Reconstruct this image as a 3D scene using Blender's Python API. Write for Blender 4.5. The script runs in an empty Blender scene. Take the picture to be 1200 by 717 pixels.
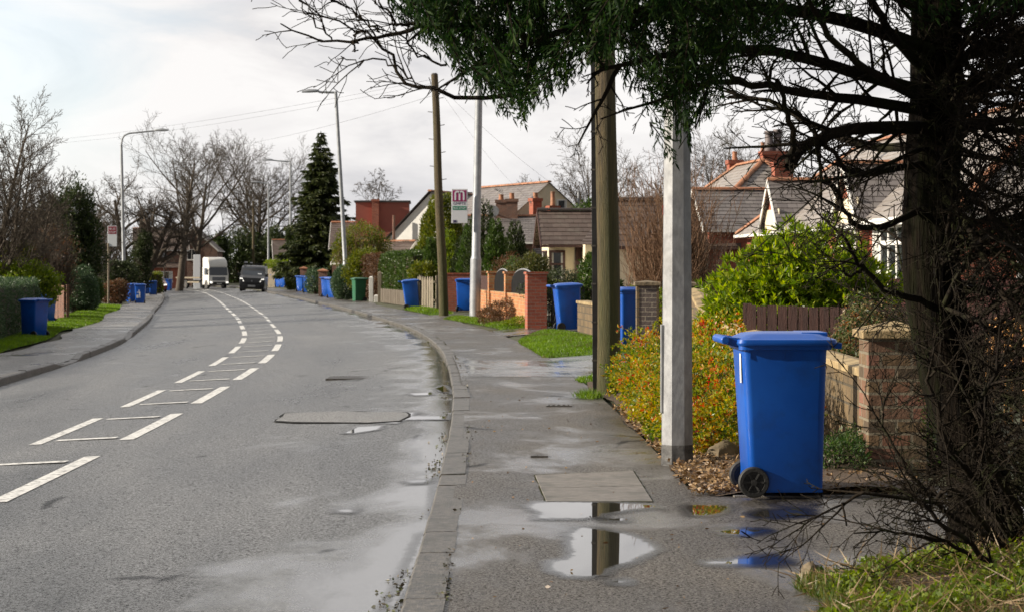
import bpy, math, random
import numpy as np
from mathutils import Vector, Matrix
SC = bpy.context.scene
COL = SC.collection
PI = math.pi
F, EY, HY, CX = 2600.0, 1.5, 314.0, 600.0      # focal length in photo pixels, eye height (m), horizon row, centre column
R = random.Random(11)
NR = np.random.default_rng(7)

# ---------------------------------------------------------------- survey helpers: measured image position + distance -> place
def wx(px, D): return (px - CX) / F * D
def wz(py, D): return EY - (py - HY) / F * D
def P(px, py, D): return (wx(px, D), D, wz(py, D))

KY = [-40, 0, 10, 16.6, 21.8, 26.8, 31.8, 39.3, 45.4, 56.3, 62, 78.4, 93.4, 122, 145, 170, 190, 215, 240, 265, 290, 320]
KXV = [-.45, -.47, -.49, -.52, -.587, -.70, -.87, -1.19, -1.57, -2.55, -3.3, -5.5, -7.75, -11.9, -15.4, -19.3, -22.8, -28.5, -36, -46, -60, -78]
_yy = np.arange(-40, 320.1, .5)
_xx = np.interp(_yy, KY, KXV)
for _ in range(3):
    _k = np.ones(13) / 13
    _xx = np.convolve(np.pad(_xx, 6, mode='edge'), _k, 'valid')
def KX(y): return float(np.interp(y, _yy, _xx))
def sst(a, b, t):
    t = min(1, max(0, (t - a) / (b - a))); return t * t * (3 - 2 * t)
RW = 7.3
def zlong(y): return -.002 * max(0, min(y, 300) - 95)
def zg(y, off):
    L = zlong(y)
    if off >= 0: return L + sst(25, 36, y) * .1 * min(1, max(0, (off - 1.75) / 1.2))
    if off > -RW: return L - .08 + .0466 * off
    return L - .38
def zgx(x, y): return zg(y, x - KX(y))
def gpt(px, py):
    D = 40.
    for _ in range(40):
        z = zgx(wx(px, D), D); D = (EY - z) * F / (py - HY)
    return (wx(px, D), D, zgx(wx(px, D), D))

# ---------------------------------------------------------------- objects
def tag(o, label=None, cat=None, group=None, kind=None):
    if label: o['label'] = label
    if cat: o['category'] = cat
    if group: o['group'] = group
    if kind: o['kind'] = kind
    return o
def thing(name, label, cat, loc=(0, 0, 0), rz=0, group=None):
    o = bpy.data.objects.new(name, None); COL.objects.link(o)
    o.empty_display_size = .2
    o.location = loc; o.rotation_euler = (0, 0, rz)
    return tag(o, label, cat, group)
def copy_tree(o, parent=None):
    c = o.copy(); COL.objects.link(c)
    if parent: c.parent = parent
    for ch in list(o.children): copy_tree(ch, c)
    return c
def npmesh(name, V, Q, mat, parent=None, smooth=False, uv=None):
    V = np.asarray(V, dtype=np.float32); Q = np.asarray(Q, dtype=np.int32)
    me = bpy.data.meshes.new(name)
    me.vertices.add(len(V)); me.vertices.foreach_set('co', V.ravel())
    k = Q.shape[1]
    me.loops.add(Q.size); me.loops.foreach_set('vertex_index', Q.ravel())
    me.polygons.add(len(Q))
    me.polygons.foreach_set('loop_start', np.arange(0, Q.size, k, dtype=np.int32))
    me.polygons.foreach_set('loop_total', np.full(len(Q), k, dtype=np.int32))
    if smooth: me.polygons.foreach_set('use_smooth', np.ones(len(Q), dtype=bool))
    me.update(calc_edges=True)
    if uv is not None:
        l = me.uv_layers.new(name='UVMap'); l.data.foreach_set('uv', np.asarray(uv, dtype=np.float32)[Q.ravel()].ravel())
    me.materials.append(mat)
    o = bpy.data.objects.new(name, me); COL.objects.link(o)
    if parent: o.parent = parent
    return o
def rr(w, d, r, n=5, cx=0, cy=0):
    pts = []
    for qx, qy, a0 in ((1, 1, 0), (-1, 1, 90), (-1, -1, 180), (1, -1, 270)):
        for i in range(n + 1):
            a = math.radians(a0 + 90 * i / n)
            pts.append((cx + qx * (w / 2 - r) + r * math.cos(a), cy + qy * (d / 2 - r) + r * math.sin(a)))
    return pts
class MB:
    def __init__(s): s.V = []; s.F = []; s.UV = []
    def face(s, pts, uv=None):
        i = len(s.V); s.V += [tuple(p) for p in pts]; s.F.append(tuple(range(i, i + len(pts)))); s.UV.append(uv); return s
    def box(s, x0, x1, y0, y1, z0, z1, m=None):
        i = len(s.V)
        c = [(x0, y0, z0), (x1, y0, z0), (x1, y1, z0), (x0, y1, z0), (x0, y0, z1), (x1, y0, z1), (x1, y1, z1), (x0, y1, z1)]
        if m is not None: c = [tuple(m @ Vector(p)) for p in c]
        s.V += c
        for f in ((0, 3, 2, 1), (4, 5, 6, 7), (0, 1, 5, 4), (1, 2, 6, 5), (2, 3, 7, 6), (3, 0, 4, 7)):
            s.F.append(tuple(i + k for k in f)); s.UV.append(None)
        return s
    def bar(s, a, b, w, h):
        a = Vector(a); b = Vector(b); d = b - a; L = d.length
        m = Matrix.Translation(a) @ d.to_track_quat('X', 'Z').to_matrix().to_4x4()
        return s.box(0, L, -w / 2, w / 2, -h / 2, h / 2, m)
    def loft(s, rings, cap0=True, cap1=True):
        i = len(s.V); n = len(rings[0])
        for r in rings: s.V += [tuple(p) for p in r]
        for k in range(len(rings) - 1):
            for j in range(n):
                a = i + k * n + j; b = i + k * n + (j + 1) % n
                s.F.append((a, b, b + n, a + n)); s.UV.append(None)
        if cap0: s.F.append(tuple(i + j for j in reversed(range(n)))); s.UV.append(None)
        if cap1: s.F.append(tuple(i + (len(rings) - 1) * n + j for j in range(n))); s.UV.append(None)
        return s
    def prism(s, poly, vec):
        v = Vector(vec); a = [Vector(p) for p in poly]
        return s.loft([a, [p + v for p in a]])
    def tube(s, pts, rad, n=8):
        pts = [Vector(p) for p in pts]
        if not hasattr(rad, '__len__'): rad = [rad] * len(pts)
        rings = []; ref = None
        for i, p in enumerate(pts):
            t = (pts[min(i + 1, len(pts) - 1)] - pts[max(i - 1, 0)]).normalized()
            if ref is None: ref = Vector((1, 0, 0)) if abs(t.z) > .8 else Vector((0, 0, 1))
            a = t.cross(ref).normalized(); b = a.cross(t)
            ref = b.copy() if abs(b.dot(t)) < .5 else ref
            rings.append([p + rad[i] * (math.cos(2 * PI * j / n) * a + math.sin(2 * PI * j / n) * b) for j in range(n)])
        return s.loft(rings)
    def disc(s, c, axis, r, h, n=20):
        ax = Vector(axis).normalized(); c = Vector(c)
        return s.tube([c - ax * h / 2, c + ax * h / 2], r, n)
    def build(s, name, mat, parent=None, smooth=None, bevel=0, loc=None):
        me = bpy.data.meshes.new(name)
        me.from_pydata(s.V, [], s.F)
        if any(u is not None for u in s.UV):
            l = me.uv_layers.new(name='UVMap')
            k = 0
            for f, u in zip(s.F, s.UV):
                for j in range(len(f)):
                    if u is not None: l.data[k].uv = u[j]
                    k += 1
        me.materials.append(mat)
        if smooth:
            for p in me.polygons: p.use_smooth = True
            me.set_sharp_from_angle(angle=math.radians(smooth))
        o = bpy.data.objects.new(name, me); COL.objects.link(o)
        if parent: o.parent = parent
        if loc: o.location = loc
        if bevel:
            b = o.modifiers.new('Bevel', 'BEVEL'); b.width = bevel; b.segments = 2; b.limit_method = 'ANGLE'
        return o

def tubes(polys, n=4):
    ks = np.array([len(p[0]) for p in polys]); st = np.concatenate([[0], np.cumsum(ks)[:-1]])
    Pt = np.concatenate([np.asarray(p[0], float) for p in polys]); Rd = np.concatenate([np.asarray(p[1], float) for p in polys])
    pid = np.repeat(np.arange(len(polys)), ks); idx = np.arange(len(Pt))
    lo = st[pid]; hi = (st + ks - 1)[pid]
    T = Pt[np.minimum(idx + 1, hi)] - Pt[np.maximum(idx - 1, lo)]
    T /= np.linalg.norm(T, axis=1)[:, None] + 1e-9
    T0 = T[lo]
    ref = np.where(np.abs(T0[:, 2:3]) > .7, np.array([[1., .13, 0]]), np.array([[.1, 0, 1.]]))
    A = np.cross(T, ref); A /= np.linalg.norm(A, axis=1)[:, None] + 1e-9
    B = np.cross(A, T)
    an = np.arange(n) * 2 * np.pi / n
    V = Pt[:, None, :] + Rd[:, None, None] * (np.cos(an)[None, :, None] * A[:, None, :] + np.sin(an)[None, :, None] * B[:, None, :])
    V = V.reshape(-1, 3)
    base = idx[idx < hi]
    j = np.arange(n); j2 = (j + 1) % n
    Q = np.stack([base[:, None] * n + j, base[:, None] * n + j2, (base[:, None] + 1) * n + j2, (base[:, None] + 1) * n + j], -1).reshape(-1, 4)
    return V, Q
def nrm(a): return a / (np.linalg.norm(a, axis=-1, keepdims=True) + 1e-9)
def leaf_geo(C, D, L, W, fold=.15):
    """one rhombus leaf per centre C, along D, with length L and width W (arrays or numbers)"""
    C = np.asarray(C, float); N = len(C); D = nrm(np.asarray(D, float))
    L = np.broadcast_to(np.asarray(L, float), (N,))[:, None]; W = np.broadcast_to(np.asarray(W, float), (N,))[:, None]
    S = nrm(np.cross(D, NR.normal(size=(N, 3)))); U = np.cross(S, D)
    V = np.stack([C, C + D * L * .45 + S * W / 2 + U * W * fold, C + D * L, C + D * L * .45 - S * W / 2 + U * W * fold], 1).reshape(-1, 3)
    return V, np.arange(4 * N).reshape(-1, 4)
def leaves(name, C, D, L, W, mat, parent=None):
    V, Q = leaf_geo(C, D, L, W)
    return npmesh(name, V, Q, mat, parent)
def merge(parts):
    Vs, Qs, o = [], [], 0
    for V, Q in parts: Vs.append(V); Qs.append(Q + o); o += len(V)
    return np.concatenate(Vs), np.concatenate(Qs)

# ---------------------------------------------------------------- materials
def N_(nt, typ, **kw):
    n = nt.nodes.new(typ)
    for k, v in kw.items():
        if k in n.inputs.keys(): n.inputs[k].default_value = v
        else: setattr(n, k, v)
    return n
def new_mat(name):
    m = bpy.data.materials.new(name); m.use_nodes = True
    nt = m.node_tree; b = nt.nodes['Principled BSDF']
    return m, nt, b
def c4(c): return (c[0], c[1], c[2], 1)
def ramp(nt, stops, interp='LINEAR'):
    r = nt.nodes.new('ShaderNodeValToRGB'); r.color_ramp.interpolation = interp
    e = r.color_ramp.elements
    while len(e) < len(stops): e.new(.5)
    for i, (p, c) in enumerate(stops):
        e[i].position = p; e[i].color = c4(c) if hasattr(c, '__len__') else (c, c, c, 1)
    return r
def coords(nt, kind='Object', scale=(1, 1, 1)):
    t = nt.nodes.new('ShaderNodeTexCoord'); mp = nt.nodes.new('ShaderNodeMapping'); mp.inputs['Scale'].default_value = scale
    nt.links.new(t.outputs[kind], mp.inputs['Vector']); return mp.outputs[0]
def nmat(name, c1, c2=None, scale=6, rough=.6, bump=.2, bscale=None, stretch=(1, 1, 1), spec=.5, metal=0, lo=.35, hi=.65, rvar=.1, c3=None, s3=1.3, m3=(.5, .7), coat=0, bdist=.02):
    m, nt, b = new_mat(name); L = nt.links.new
    v = coords(nt, 'Object', stretch)
    n = N_(nt, 'ShaderNodeTexNoise', Scale=scale, Detail=6, Roughness=.6); L(v, n.inputs['Vector'])
    r = ramp(nt, [(lo, c1), (hi, c2 or c1)]); L(n.outputs['Fac'], r.inputs[0])
    col = r.outputs[0]
    if c3:
        n3 = N_(nt, 'ShaderNodeTexNoise', Scale=s3, Detail=5, Roughness=.65); L(v, n3.inputs['Vector'])
        r3 = ramp(nt, [(m3[0], 0), (m3[1], 1)]); L(n3.outputs['Fac'], r3.inputs[0])
        mx = N_(nt, 'ShaderNodeMixRGB'); mx.inputs['Color2'].default_value = c4(c3)
        L(r3.outputs[0], mx.inputs['Fac']); L(col, mx.inputs['Color1']); col = mx.outputs[0]
    L(col, b.inputs['Base Color'])
    mr = N_(nt, 'ShaderNodeMapRange'); mr.inputs['To Min'].default_value = max(.02, rough - rvar); mr.inputs['To Max'].default_value = min(1, rough + rvar)
    L(n.outputs['Fac'], mr.inputs['Value']); L(mr.outputs[0], b.inputs['Roughness'])
    b.inputs['Specular IOR Level'].default_value = spec; b.inputs['Metallic'].default_value = metal
    if coat: b.inputs['Coat Weight'].default_value = coat; b.inputs['Coat Roughness'].default_value = .08
    if bump:
        nb = N_(nt, 'ShaderNodeTexNoise', Scale=bscale or scale * 4, Detail=5); L(v, nb.inputs['Vector'])
        bp = N_(nt, 'ShaderNodeBump', Strength=bump, Distance=bdist); L(nb.outputs['Fac'], bp.inputs['Height']); L(bp.outputs[0], b.inputs['Normal'])
    return m
def leafmat(name, cols, trans=.4, rough=.45, spec=.4, patch=None):
    m, nt, b = new_mat(name); L = nt.links.new
    g = nt.nodes.new('ShaderNodeNewGeometry')
    r = ramp(nt, [(i / max(1, len(cols) - 1), c) for i, c in enumerate(cols)])
    src = g.outputs['Random Per Island']
    if patch:
        n = N_(nt, 'ShaderNodeTexNoise', Scale=patch, Detail=2); L(coords(nt), n.inputs['Vector'])
        mx = N_(nt, 'ShaderNodeMath', operation='MULTIPLY_ADD'); L(n.outputs['Fac'], mx.inputs[0]); mx.inputs[1].default_value = 1.5
        a = N_(nt, 'ShaderNodeMath', operation='MULTIPLY_ADD'); L(src, a.inputs[0]); a.inputs[1].default_value = .7; a.inputs[2].default_value = -.58
        L(a.outputs[0], mx.inputs[2]); src = mx.outputs[0]
    L(src, r.inputs[0]); L(r.outputs[0], b.inputs['Base Color'])
    b.inputs['Roughness'].default_value = rough; b.inputs['Specular IOR Level'].default_value = spec
    t = nt.nodes.new('ShaderNodeBsdfTranslucent'); mx2 = nt.nodes.new('ShaderNodeMixShader'); mx2.inputs[0].default_value = trans
    hs = N_(nt, 'ShaderNodeHueSaturation', Saturation=1.15, Value=1.7); L(r.outputs[0], hs.inputs['Color']); L(hs.outputs[0], t.inputs['Color'])
    L(b.outputs[0], mx2.inputs[1]); L(t.outputs[0], mx2.inputs[2]); L(mx2.outputs[0], nt.nodes['Material Output'].inputs[0])
    return m
def brickmat(name, cols, mortar, bw=.225, bh=.075, mort=.012, stain=(.05, .045, .04), stain_amt=.35, rough=.85, moss=None):
    m, nt, b = new_mat(name); L = nt.links.new
    t = nt.nodes.new('ShaderNodeTexCoord'); sp = nt.nodes.new('ShaderNodeSeparateXYZ'); L(t.outputs['Object'], sp.inputs[0])
    ad = N_(nt, 'ShaderNodeMath', operation='ADD'); L(sp.outputs[0], ad.inputs[0]); L(sp.outputs[1], ad.inputs[1])
    cb = nt.nodes.new('ShaderNodeCombineXYZ'); L(ad.outputs[0], cb.inputs[0]); L(sp.outputs[2], cb.inputs[1])
    br = N_(nt, 'ShaderNodeTexBrick', Scale=1.0); br.inputs['Brick Width'].default_value = bw; br.inputs['Row Height'].default_value = bh
    br.inputs['Mortar Size'].default_value = mort / 2; br.inputs['Mortar Smooth'].default_value = .2; br.inputs['Bias'].default_value = 0
    br.inputs['Color1'].default_value = (0, 0, 0, 1); br.inputs['Color2'].default_value = (1, 1, 1, 1); br.inputs['Mortar'].default_value = (.5, .5, .5, 1)
    L(cb.outputs[0], br.inputs['Vector'])
    r = ramp(nt, [(i / (len(cols) - 1), c) for i, c in enumerate(cols)]); L(br.outputs['Color'], r.inputs[0])
    mx = nt.nodes.new('ShaderNodeMixRGB'); mx.inputs['Color2'].default_value = c4(mortar); L(br.outputs['Fac'], mx.inputs['Fac']); L(r.outputs[0], mx.inputs['Color1'])
    n = N_(nt, 'ShaderNodeTexNoise', Scale=2.3, Detail=8, Roughness=.7); L(t.outputs['Object'], n.inputs['Vector'])
    r2 = ramp(nt, [(.45, 0), (.75, stain_amt)]); L(n.outputs['Fac'], r2.inputs[0])
    m2 = nt.nodes.new('ShaderNodeMixRGB'); m2.inputs['Color2'].default_value = c4(moss or stain); L(r2.outputs[0], m2.inputs['Fac']); L(mx.outputs[0], m2.inputs['Color1'])
    n2 = N_(nt, 'ShaderNodeTexNoise', Scale=40, Detail=4); L(t.outputs['Object'], n2.inputs['Vector'])
    m3 = N_(nt, 'ShaderNodeMixRGB', blend_type='MULTIPLY'); m3.inputs['Fac'].default_value = .6
    r3 = ramp(nt, [(.3, .6), (.7, 1.25)]); L(n2.outputs['Fac'], r3.inputs[0]); L(m2.outputs[0], m3.inputs['Color1']); L(r3.outputs[0], m3.inputs['Color2'])
    L(m3.outputs[0], b.inputs['Base Color']); b.inputs['Roughness'].default_value = rough
    h = N_(nt, 'ShaderNodeMath', operation='MULTIPLY_ADD'); L(br.outputs['Fac'], h.inputs[0]); h.inputs[1].default_value = -1; L(n2.outputs['Fac'], h.inputs[2])
    bp = N_(nt, 'ShaderNodeBump', Strength=.6, Distance=.01); L(h.outputs[0], bp.inputs['Height']); L(bp.outputs[0], b.inputs['Normal'])
    return m
def tilemat(name, c1, c2, bw=.28, bh=.22, rough=.55, lichen=(.25, .24, .2)):
    m, nt, b = new_mat(name); L = nt.links.new
    v = coords(nt, 'UV')
    br = N_(nt, 'ShaderNodeTexBrick', Scale=1.0); br.inputs['Brick Width'].default_value = bw; br.inputs['Row Height'].default_value = bh
    br.inputs['Mortar Size'].default_value = .006; br.inputs['Color1'].default_value = c4(c1); br.inputs['Color2'].default_value = c4(c2)
    br.inputs['Mortar'].default_value = c4([x * .4 for x in c1]); L(v, br.inputs['Vector'])
    n = N_(nt, 'ShaderNodeTexNoise', Scale=1.6, Detail=8, Roughness=.7); L(v, n.inputs['Vector'])
    r = ramp(nt, [(.5, 0), (.8, .55)]); L(n.outputs['Fac'], r.inputs[0])
    mx = nt.nodes.new('ShaderNodeMixRGB'); mx.inputs['Color2'].default_value = c4(lichen); L(r.outputs[0], mx.inputs['Fac']); L(br.outputs['Color'], mx.inputs['Color1'])
    L(mx.outputs[0], b.inputs['Base Color'])
    mr = N_(nt, 'ShaderNodeMapRange'); mr.inputs['To Min'].default_value = rough - .18; mr.inputs['To Max'].default_value = rough + .2
    L(n.outputs['Fac'], mr.inputs['Value']); L(mr.outputs[0], b.inputs['Roughness'])
    bp = N_(nt, 'ShaderNodeBump', Strength=.5, Distance=.01, invert=True); L(br.outputs['Fac'], bp.inputs['Height']); L(bp.outputs[0], b.inputs['Normal'])
    return m
def asphaltmat(name, dark, light, rmin, rmax, wet=None, patch_stretch=(.7, .12, 1), seed=0, bump=.5, lines=0):
    """worn bitumen with bare aggregate; UV = (offset from the kerb, distance along).
    wet = (offset where the film starts, offset where it is full, threshold, extra right at the kerb): a film of rain lying in the hollows"""
    m, nt, b = new_mat(name); L = nt.links.new
    o = coords(nt, 'Object'); u = coords(nt, 'UV', patch_stretch)
    def math_(op, a, c, d=None):
        n = nt.nodes.new('ShaderNodeMath'); n.operation = op
        for i, q in enumerate((a, c, d)):
            if q is None: continue
            if isinstance(q, (int, float)): n.inputs[i].default_value = q
            else: L(q, n.inputs[i])
        return n.outputs[0]
    n1 = N_(nt, 'ShaderNodeTexNoise', Scale=50, Detail=5, Roughness=.88); L(o, n1.inputs['Vector'])
    n2 = N_(nt, 'ShaderNodeTexNoise', Scale=115, Detail=2, Roughness=.6); L(o, n2.inputs['Vector'])
    g = math_('MULTIPLY_ADD', n2.outputs['Fac'], .6, math_('MULTIPLY_ADD', n1.outputs['Fac'], 1.2, -.4))
    big = N_(nt, 'ShaderNodeTexNoise', Scale=1.0, Detail=7, Roughness=.62); big.noise_dimensions = '4D'; big.inputs['W'].default_value = seed; L(u, big.inputs['Vector'])
    r = ramp(nt, [(.34, dark), (.5, [(a_ + b_) / 2.6 for a_, b_ in zip(dark, light)]), (.66, light)]); L(g, r.inputs[0])
    mu = N_(nt, 'ShaderNodeMixRGB', blend_type='MULTIPLY'); mu.inputs['Fac'].default_value = 1
    rb = ramp(nt, [(.32, .4), (.68, 1.5)]); L(big.outputs['Fac'], rb.inputs[0]); L(r.outputs[0], mu.inputs['Color1']); L(rb.outputs[0], mu.inputs['Color2'])
    col = mu.outputs[0]
    sp = ramp(nt, [(.40, .0), (.5, .3), (.62, 1)]); L(g, sp.inputs[0]); sb = ramp(nt, [(.36, .35), (.62, 1)]); L(big.outputs['Fac'], sb.inputs[0]); spec = math_('MULTIPLY', sp.outputs[0], sb.outputs[0])
    rr_ = N_(nt, 'ShaderNodeMapRange'); rr_.inputs['From Min'].default_value = .34; rr_.inputs['From Max'].default_value = .66
    rr_.inputs['To Min'].default_value = rmin; rr_.inputs['To Max'].default_value = rmax; L(big.outputs['Fac'], rr_.inputs['Value']); rough = rr_.outputs[0]
    bst = bump
    if wet:
        sx = nt.nodes.new('ShaderNodeSeparateXYZ'); L(coords(nt, 'UV'), sx.inputs[0])
        w1 = N_(nt, 'ShaderNodeMapRange', interpolation_type='SMOOTHSTEP'); w1.inputs['From Min'].default_value = wet[0]; w1.inputs['From Max'].default_value = wet[1]; L(sx.outputs[0], w1.inputs['Value'])
        w2 = N_(nt, 'ShaderNodeMapRange', interpolation_type='SMOOTHSTEP'); w2.inputs['From Min'].default_value = -.55; w2.inputs['From Max'].default_value = -.02; w2.inputs['To Max'].default_value = wet[3]; L(sx.outputs[0], w2.inputs['Value'])
        wa = N_(nt, 'ShaderNodeTexNoise', Scale=.85, Detail=6, Roughness=.66, Distortion=.5); wa.noise_dimensions = '4D'; wa.inputs['W'].default_value = seed + 3.7; L(coords(nt, 'UV', (1, .55, 1)), wa.inputs['Vector'])
        h = math_('ADD', math_('MULTIPLY_ADD', w1.outputs[0], .17, wa.outputs['Fac']), w2.outputs[0])
        h = math_('MULTIPLY_ADD', math_('SUBTRACT', g, .5), -.32, h)          # stones stand out of the film
        wr = ramp(nt, [(wet[2], 0), (wet[2] + .06, .55), (wet[2] + .16, 1)]); L(h, wr.inputs[0]); W = wr.outputs[0]
        def mixf(x, y):
            mm = nt.nodes.new('ShaderNodeMix'); L(W, mm.inputs[0])
            for i, q in ((2, x), (3, y)):
                if isinstance(q, (int, float)): mm.inputs[i].default_value = q
                else: L(q, mm.inputs[i])
            return mm.outputs[0]
        rough = mixf(rough, .07); spec = mixf(spec, .9); bst = mixf(bump, bump * .06); L(mixf(1.5, 3.0), b.inputs['IOR'])
        dk = N_(nt, 'ShaderNodeMixRGB', blend_type='MULTIPLY'); dk.inputs['Color2'].default_value = (.45, .45, .46, 1); L(W, dk.inputs['Fac']); L(col, dk.inputs['Color1']); col = dk.outputs[0]
    if lines:                                                        # hairline cracks
        vc = N_(nt, 'ShaderNodeTexVoronoi', Scale=lines); vc.feature = 'DISTANCE_TO_EDGE'; nd = N_(nt, 'ShaderNodeTexNoise', Scale=1.5, Detail=5); L(coords(nt, 'UV', (1, .5, 1)), nd.inputs['Vector'])
        mxv = N_(nt, 'ShaderNodeMixRGB'); mxv.inputs['Fac'].default_value = .25; L(coords(nt, 'UV', (1, .5, 1)), mxv.inputs['Color1']); L(nd.outputs['Color'], mxv.inputs['Color2']); L(mxv.outputs[0], vc.inputs['Vector'])
        cr = ramp(nt, [(.004, .25), (.012, 1)]); L(vc.outputs['Distance'], cr.inputs[0])
        mk = ramp(nt, [(.56, 1), (.62, 0)]); L(nd.outputs['Fac'], mk.inputs[0]); c2 = math_('MAXIMUM', cr.outputs[0], mk.outputs[0])
        ck = N_(nt, 'ShaderNodeMixRGB', blend_type='MULTIPLY'); ck.inputs['Fac'].default_value = 1; L(col, ck.inputs['Color1']); L(c2, ck.inputs['Color2']); col = ck.outputs[0]; spec = math_('MULTIPLY', spec, c2)
    L(col, b.inputs['Base Color']); L(rough, b.inputs['Roughness']); L(spec, b.inputs['Specular IOR Level'])
    bp = N_(nt, 'ShaderNodeBump', Distance=.006); L(g, bp.inputs['Height']); L(bp.outputs[0], b.inputs['Normal'])
    if isinstance(bst, (int, float)): bp.inputs['Strength'].default_value = bst
    else: L(bst, bp.inputs['Strength'])
    return m
# ================================================================= camera, sky, sun
cam = bpy.data.cameras.new('camera'); co = bpy.data.objects.new('camera', cam); COL.objects.link(co)
co.location = (0, 0, EY); co.rotation_euler = (math.radians(90), 0, 0)
cam.sensor_width = 36; cam.lens = 36 * F / 1200; cam.shift_y = -(358.5 - HY) / 1200; cam.clip_start = .3; cam.clip_end = 6000
cam.dof.use_dof = True; cam.dof.focus_distance = 17; cam.dof.aperture_fstop = 9
SC.camera = co
SC.view_settings.view_transform = 'Standard'; SC.view_settings.look = 'None'; SC.view_settings.exposure = .56; SC.view_settings.gamma = 1
SUN = Vector((-.95, -.14, .38)).normalized()
ld = bpy.data.lights.new('sun', 'SUN'); ld.energy = 5.0; ld.angle = math.radians(.8); ld.color = (1, .89, .73)
lo = bpy.data.objects.new('sun', ld); COL.objects.link(lo); lo.rotation_euler = SUN.to_track_quat('Z', 'Y').to_euler(); lo.location = (-40, 30, 40)
w = bpy.data.worlds.new('World'); SC.world = w; w.use_nodes = True
nt = w.node_tree; L = nt.links.new; bg = nt.nodes['Background']
sky = nt.nodes.new('ShaderNodeTexSky'); sky.sky_type = 'NISHITA'; sky.sun_disc = False
sky.sun_elevation = math.asin(SUN.z); sky.sun_rotation = math.atan2(SUN.x, SUN.y)
tc = nt.nodes.new('ShaderNodeTexCoord'); mp = nt.nodes.new('ShaderNodeMapping'); mp.inputs['Scale'].default_value = (1, 1, 2.6)
L(tc.outputs['Generated'], mp.inputs[0])
n1 = N_(nt, 'ShaderNodeTexNoise', Scale=9, Detail=9, Roughness=.58, Distortion=.5); L(mp.outputs[0], n1.inputs['Vector'])
n2 = N_(nt, 'ShaderNodeTexNoise', Scale=3.2, Detail=6, Roughness=.6); L(mp.outputs[0], n2.inputs['Vector'])
r1 = ramp(nt, [(.33, (4.5, 4.45, 4.6)), (.43, (5.4, 5.3, 5.35)), (.50, (6.1, 5.95, 5.9)), (.60, (6.7, 6.55, 6.45))]); L(n1.outputs['Fac'], r1.inputs[0])
dv = N_(nt, 'ShaderNodeVectorMath', operation='DISTANCE'); L(tc.outputs['Generated'], dv.inputs[0]); dv.inputs[1].default_value = (-.235, .968, .083)
ga = N_(nt, 'ShaderNodeMath', operation='MULTIPLY_ADD'); L(n1.outputs['Fac'], ga.inputs[0]); ga.inputs[1].default_value = .25; L(dv.outputs['Value'], ga.inputs[2])
rg = ramp(nt, [(.15, .4), (.235, 0)]); L(ga.outputs[0], rg.inputs[0])
rt = ramp(nt, [(.58, 0), (.75, .5)]); L(n2.outputs['Fac'], rt.inputs[0])
mxa = N_(nt, 'ShaderNodeMath', operation='MAXIMUM'); L(rg.outputs[0], mxa.inputs[0]); L(rt.outputs[0], mxa.inputs[1])
sc_ = N_(nt, 'ShaderNodeMixRGB', blend_type='ADD'); sc_.inputs['Fac'].default_value = 1; sc_.inputs['Color2'].default_value = (3.2, 3.7, 4.3, 1); L(sky.outputs[0], sc_.inputs['Color1'])
mx = nt.nodes.new('ShaderNodeMixRGB'); L(mxa.outputs[0], mx.inputs['Fac']); L(r1.outputs[0], mx.inputs['Color1']); L(sc_.outputs[0], mx.inputs['Color2'])
dt = N_(nt, 'ShaderNodeVectorMath', operation='DOT_PRODUCT'); L(tc.outputs['Generated'], dt.inputs[0]); dt.inputs[1].default_value = (-.42, .91, 0)
f1 = N_(nt, 'ShaderNodeMapRange', interpolation_type='SMOOTHSTEP'); f1.inputs['From Min'].default_value = -.35; f1.inputs['From Max'].default_value = .8; f1.inputs['To Min'].default_value = .42; f1.inputs['To Max'].default_value = 1; L(dt.outputs['Value'], f1.inputs['Value'])
dk_ = N_(nt, 'ShaderNodeVectorMath', operation='SCALE'); L(mx.outputs[0], dk_.inputs[0]); L(f1.outputs[0], dk_.inputs['Scale'])   # unseen sky behind the view dimmed to deepen shade on near faces
L(dk_.outputs[0], bg.inputs['Color']); bg.inputs['Strength'].default_value = .1

# ================================================================= materials of the setting
M = {}
M['road'] = asphaltmat('road_asphalt', (.015, .0155, .017), (.28, .285, .29), .24, .5, wet=(-2.2, -.1, .675, .22), seed=1, bump=.6, lines=.35)
M['path'] = asphaltmat('pavement_asphalt', (.014, .012, .010), (.20, .18, .155), .26, .6, wet=(-9, -8, .715, 0), patch_stretch=(1.1, .3, 1), seed=5, bump=.5, lines=.5)
M['drive'] = asphaltmat('driveway_asphalt', (.03, .03, .03), (.22, .21, .2), .2, .45, wet=(-9, -8, .60, 0), patch_stretch=(.3, .5, 1), seed=9, bump=.4)
M['pathl'] = asphaltmat('far_pavement_asphalt', (.06, .056, .052), (.30, .285, .265), .2, .5, wet=(-20, -19, .74, 0), patch_stretch=(1, .2, 1), seed=3, bump=.3)
M['kerb'] = nmat('kerb_concrete', (.022, .02, .017), (.16, .145, .125), 24, .42, .6, 80, c3=(.026, .026, .016), s3=3.5)
M['slab'] = nmat('slab_concrete', (.13, .115, .10), (.23, .21, .185), 14, .55, .35, 90, c3=(.09, .085, .07), s3=3)
M['moss'] = nmat('mossy_joint', (.02, .022, .008), (.05, .055, .018), 30, .9, .5, 80, spec=.1)
M['patch'] = asphaltmat('patched_asphalt', (.05, .048, .046), (.34, .33, .31), .22, .45, seed=12, bump=.4)
M['crack'] = nmat('tar_joint', (.02, .02, .02), (.045, .045, .045), 20, .8, .2, 60, spec=.05)
M['paint'] = nmat('road_paint', (.62, .62, .6), (.8, .8, .78), 25, .5, .25, 80, c3=(.16, .155, .15), s3=14, m3=(.5, .66))
M['ground'] = nmat('earth_ground', (.035, .045, .02), (.07, .075, .035), 1.5, .9, .5, 12, c3=(.06, .045, .03))
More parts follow.
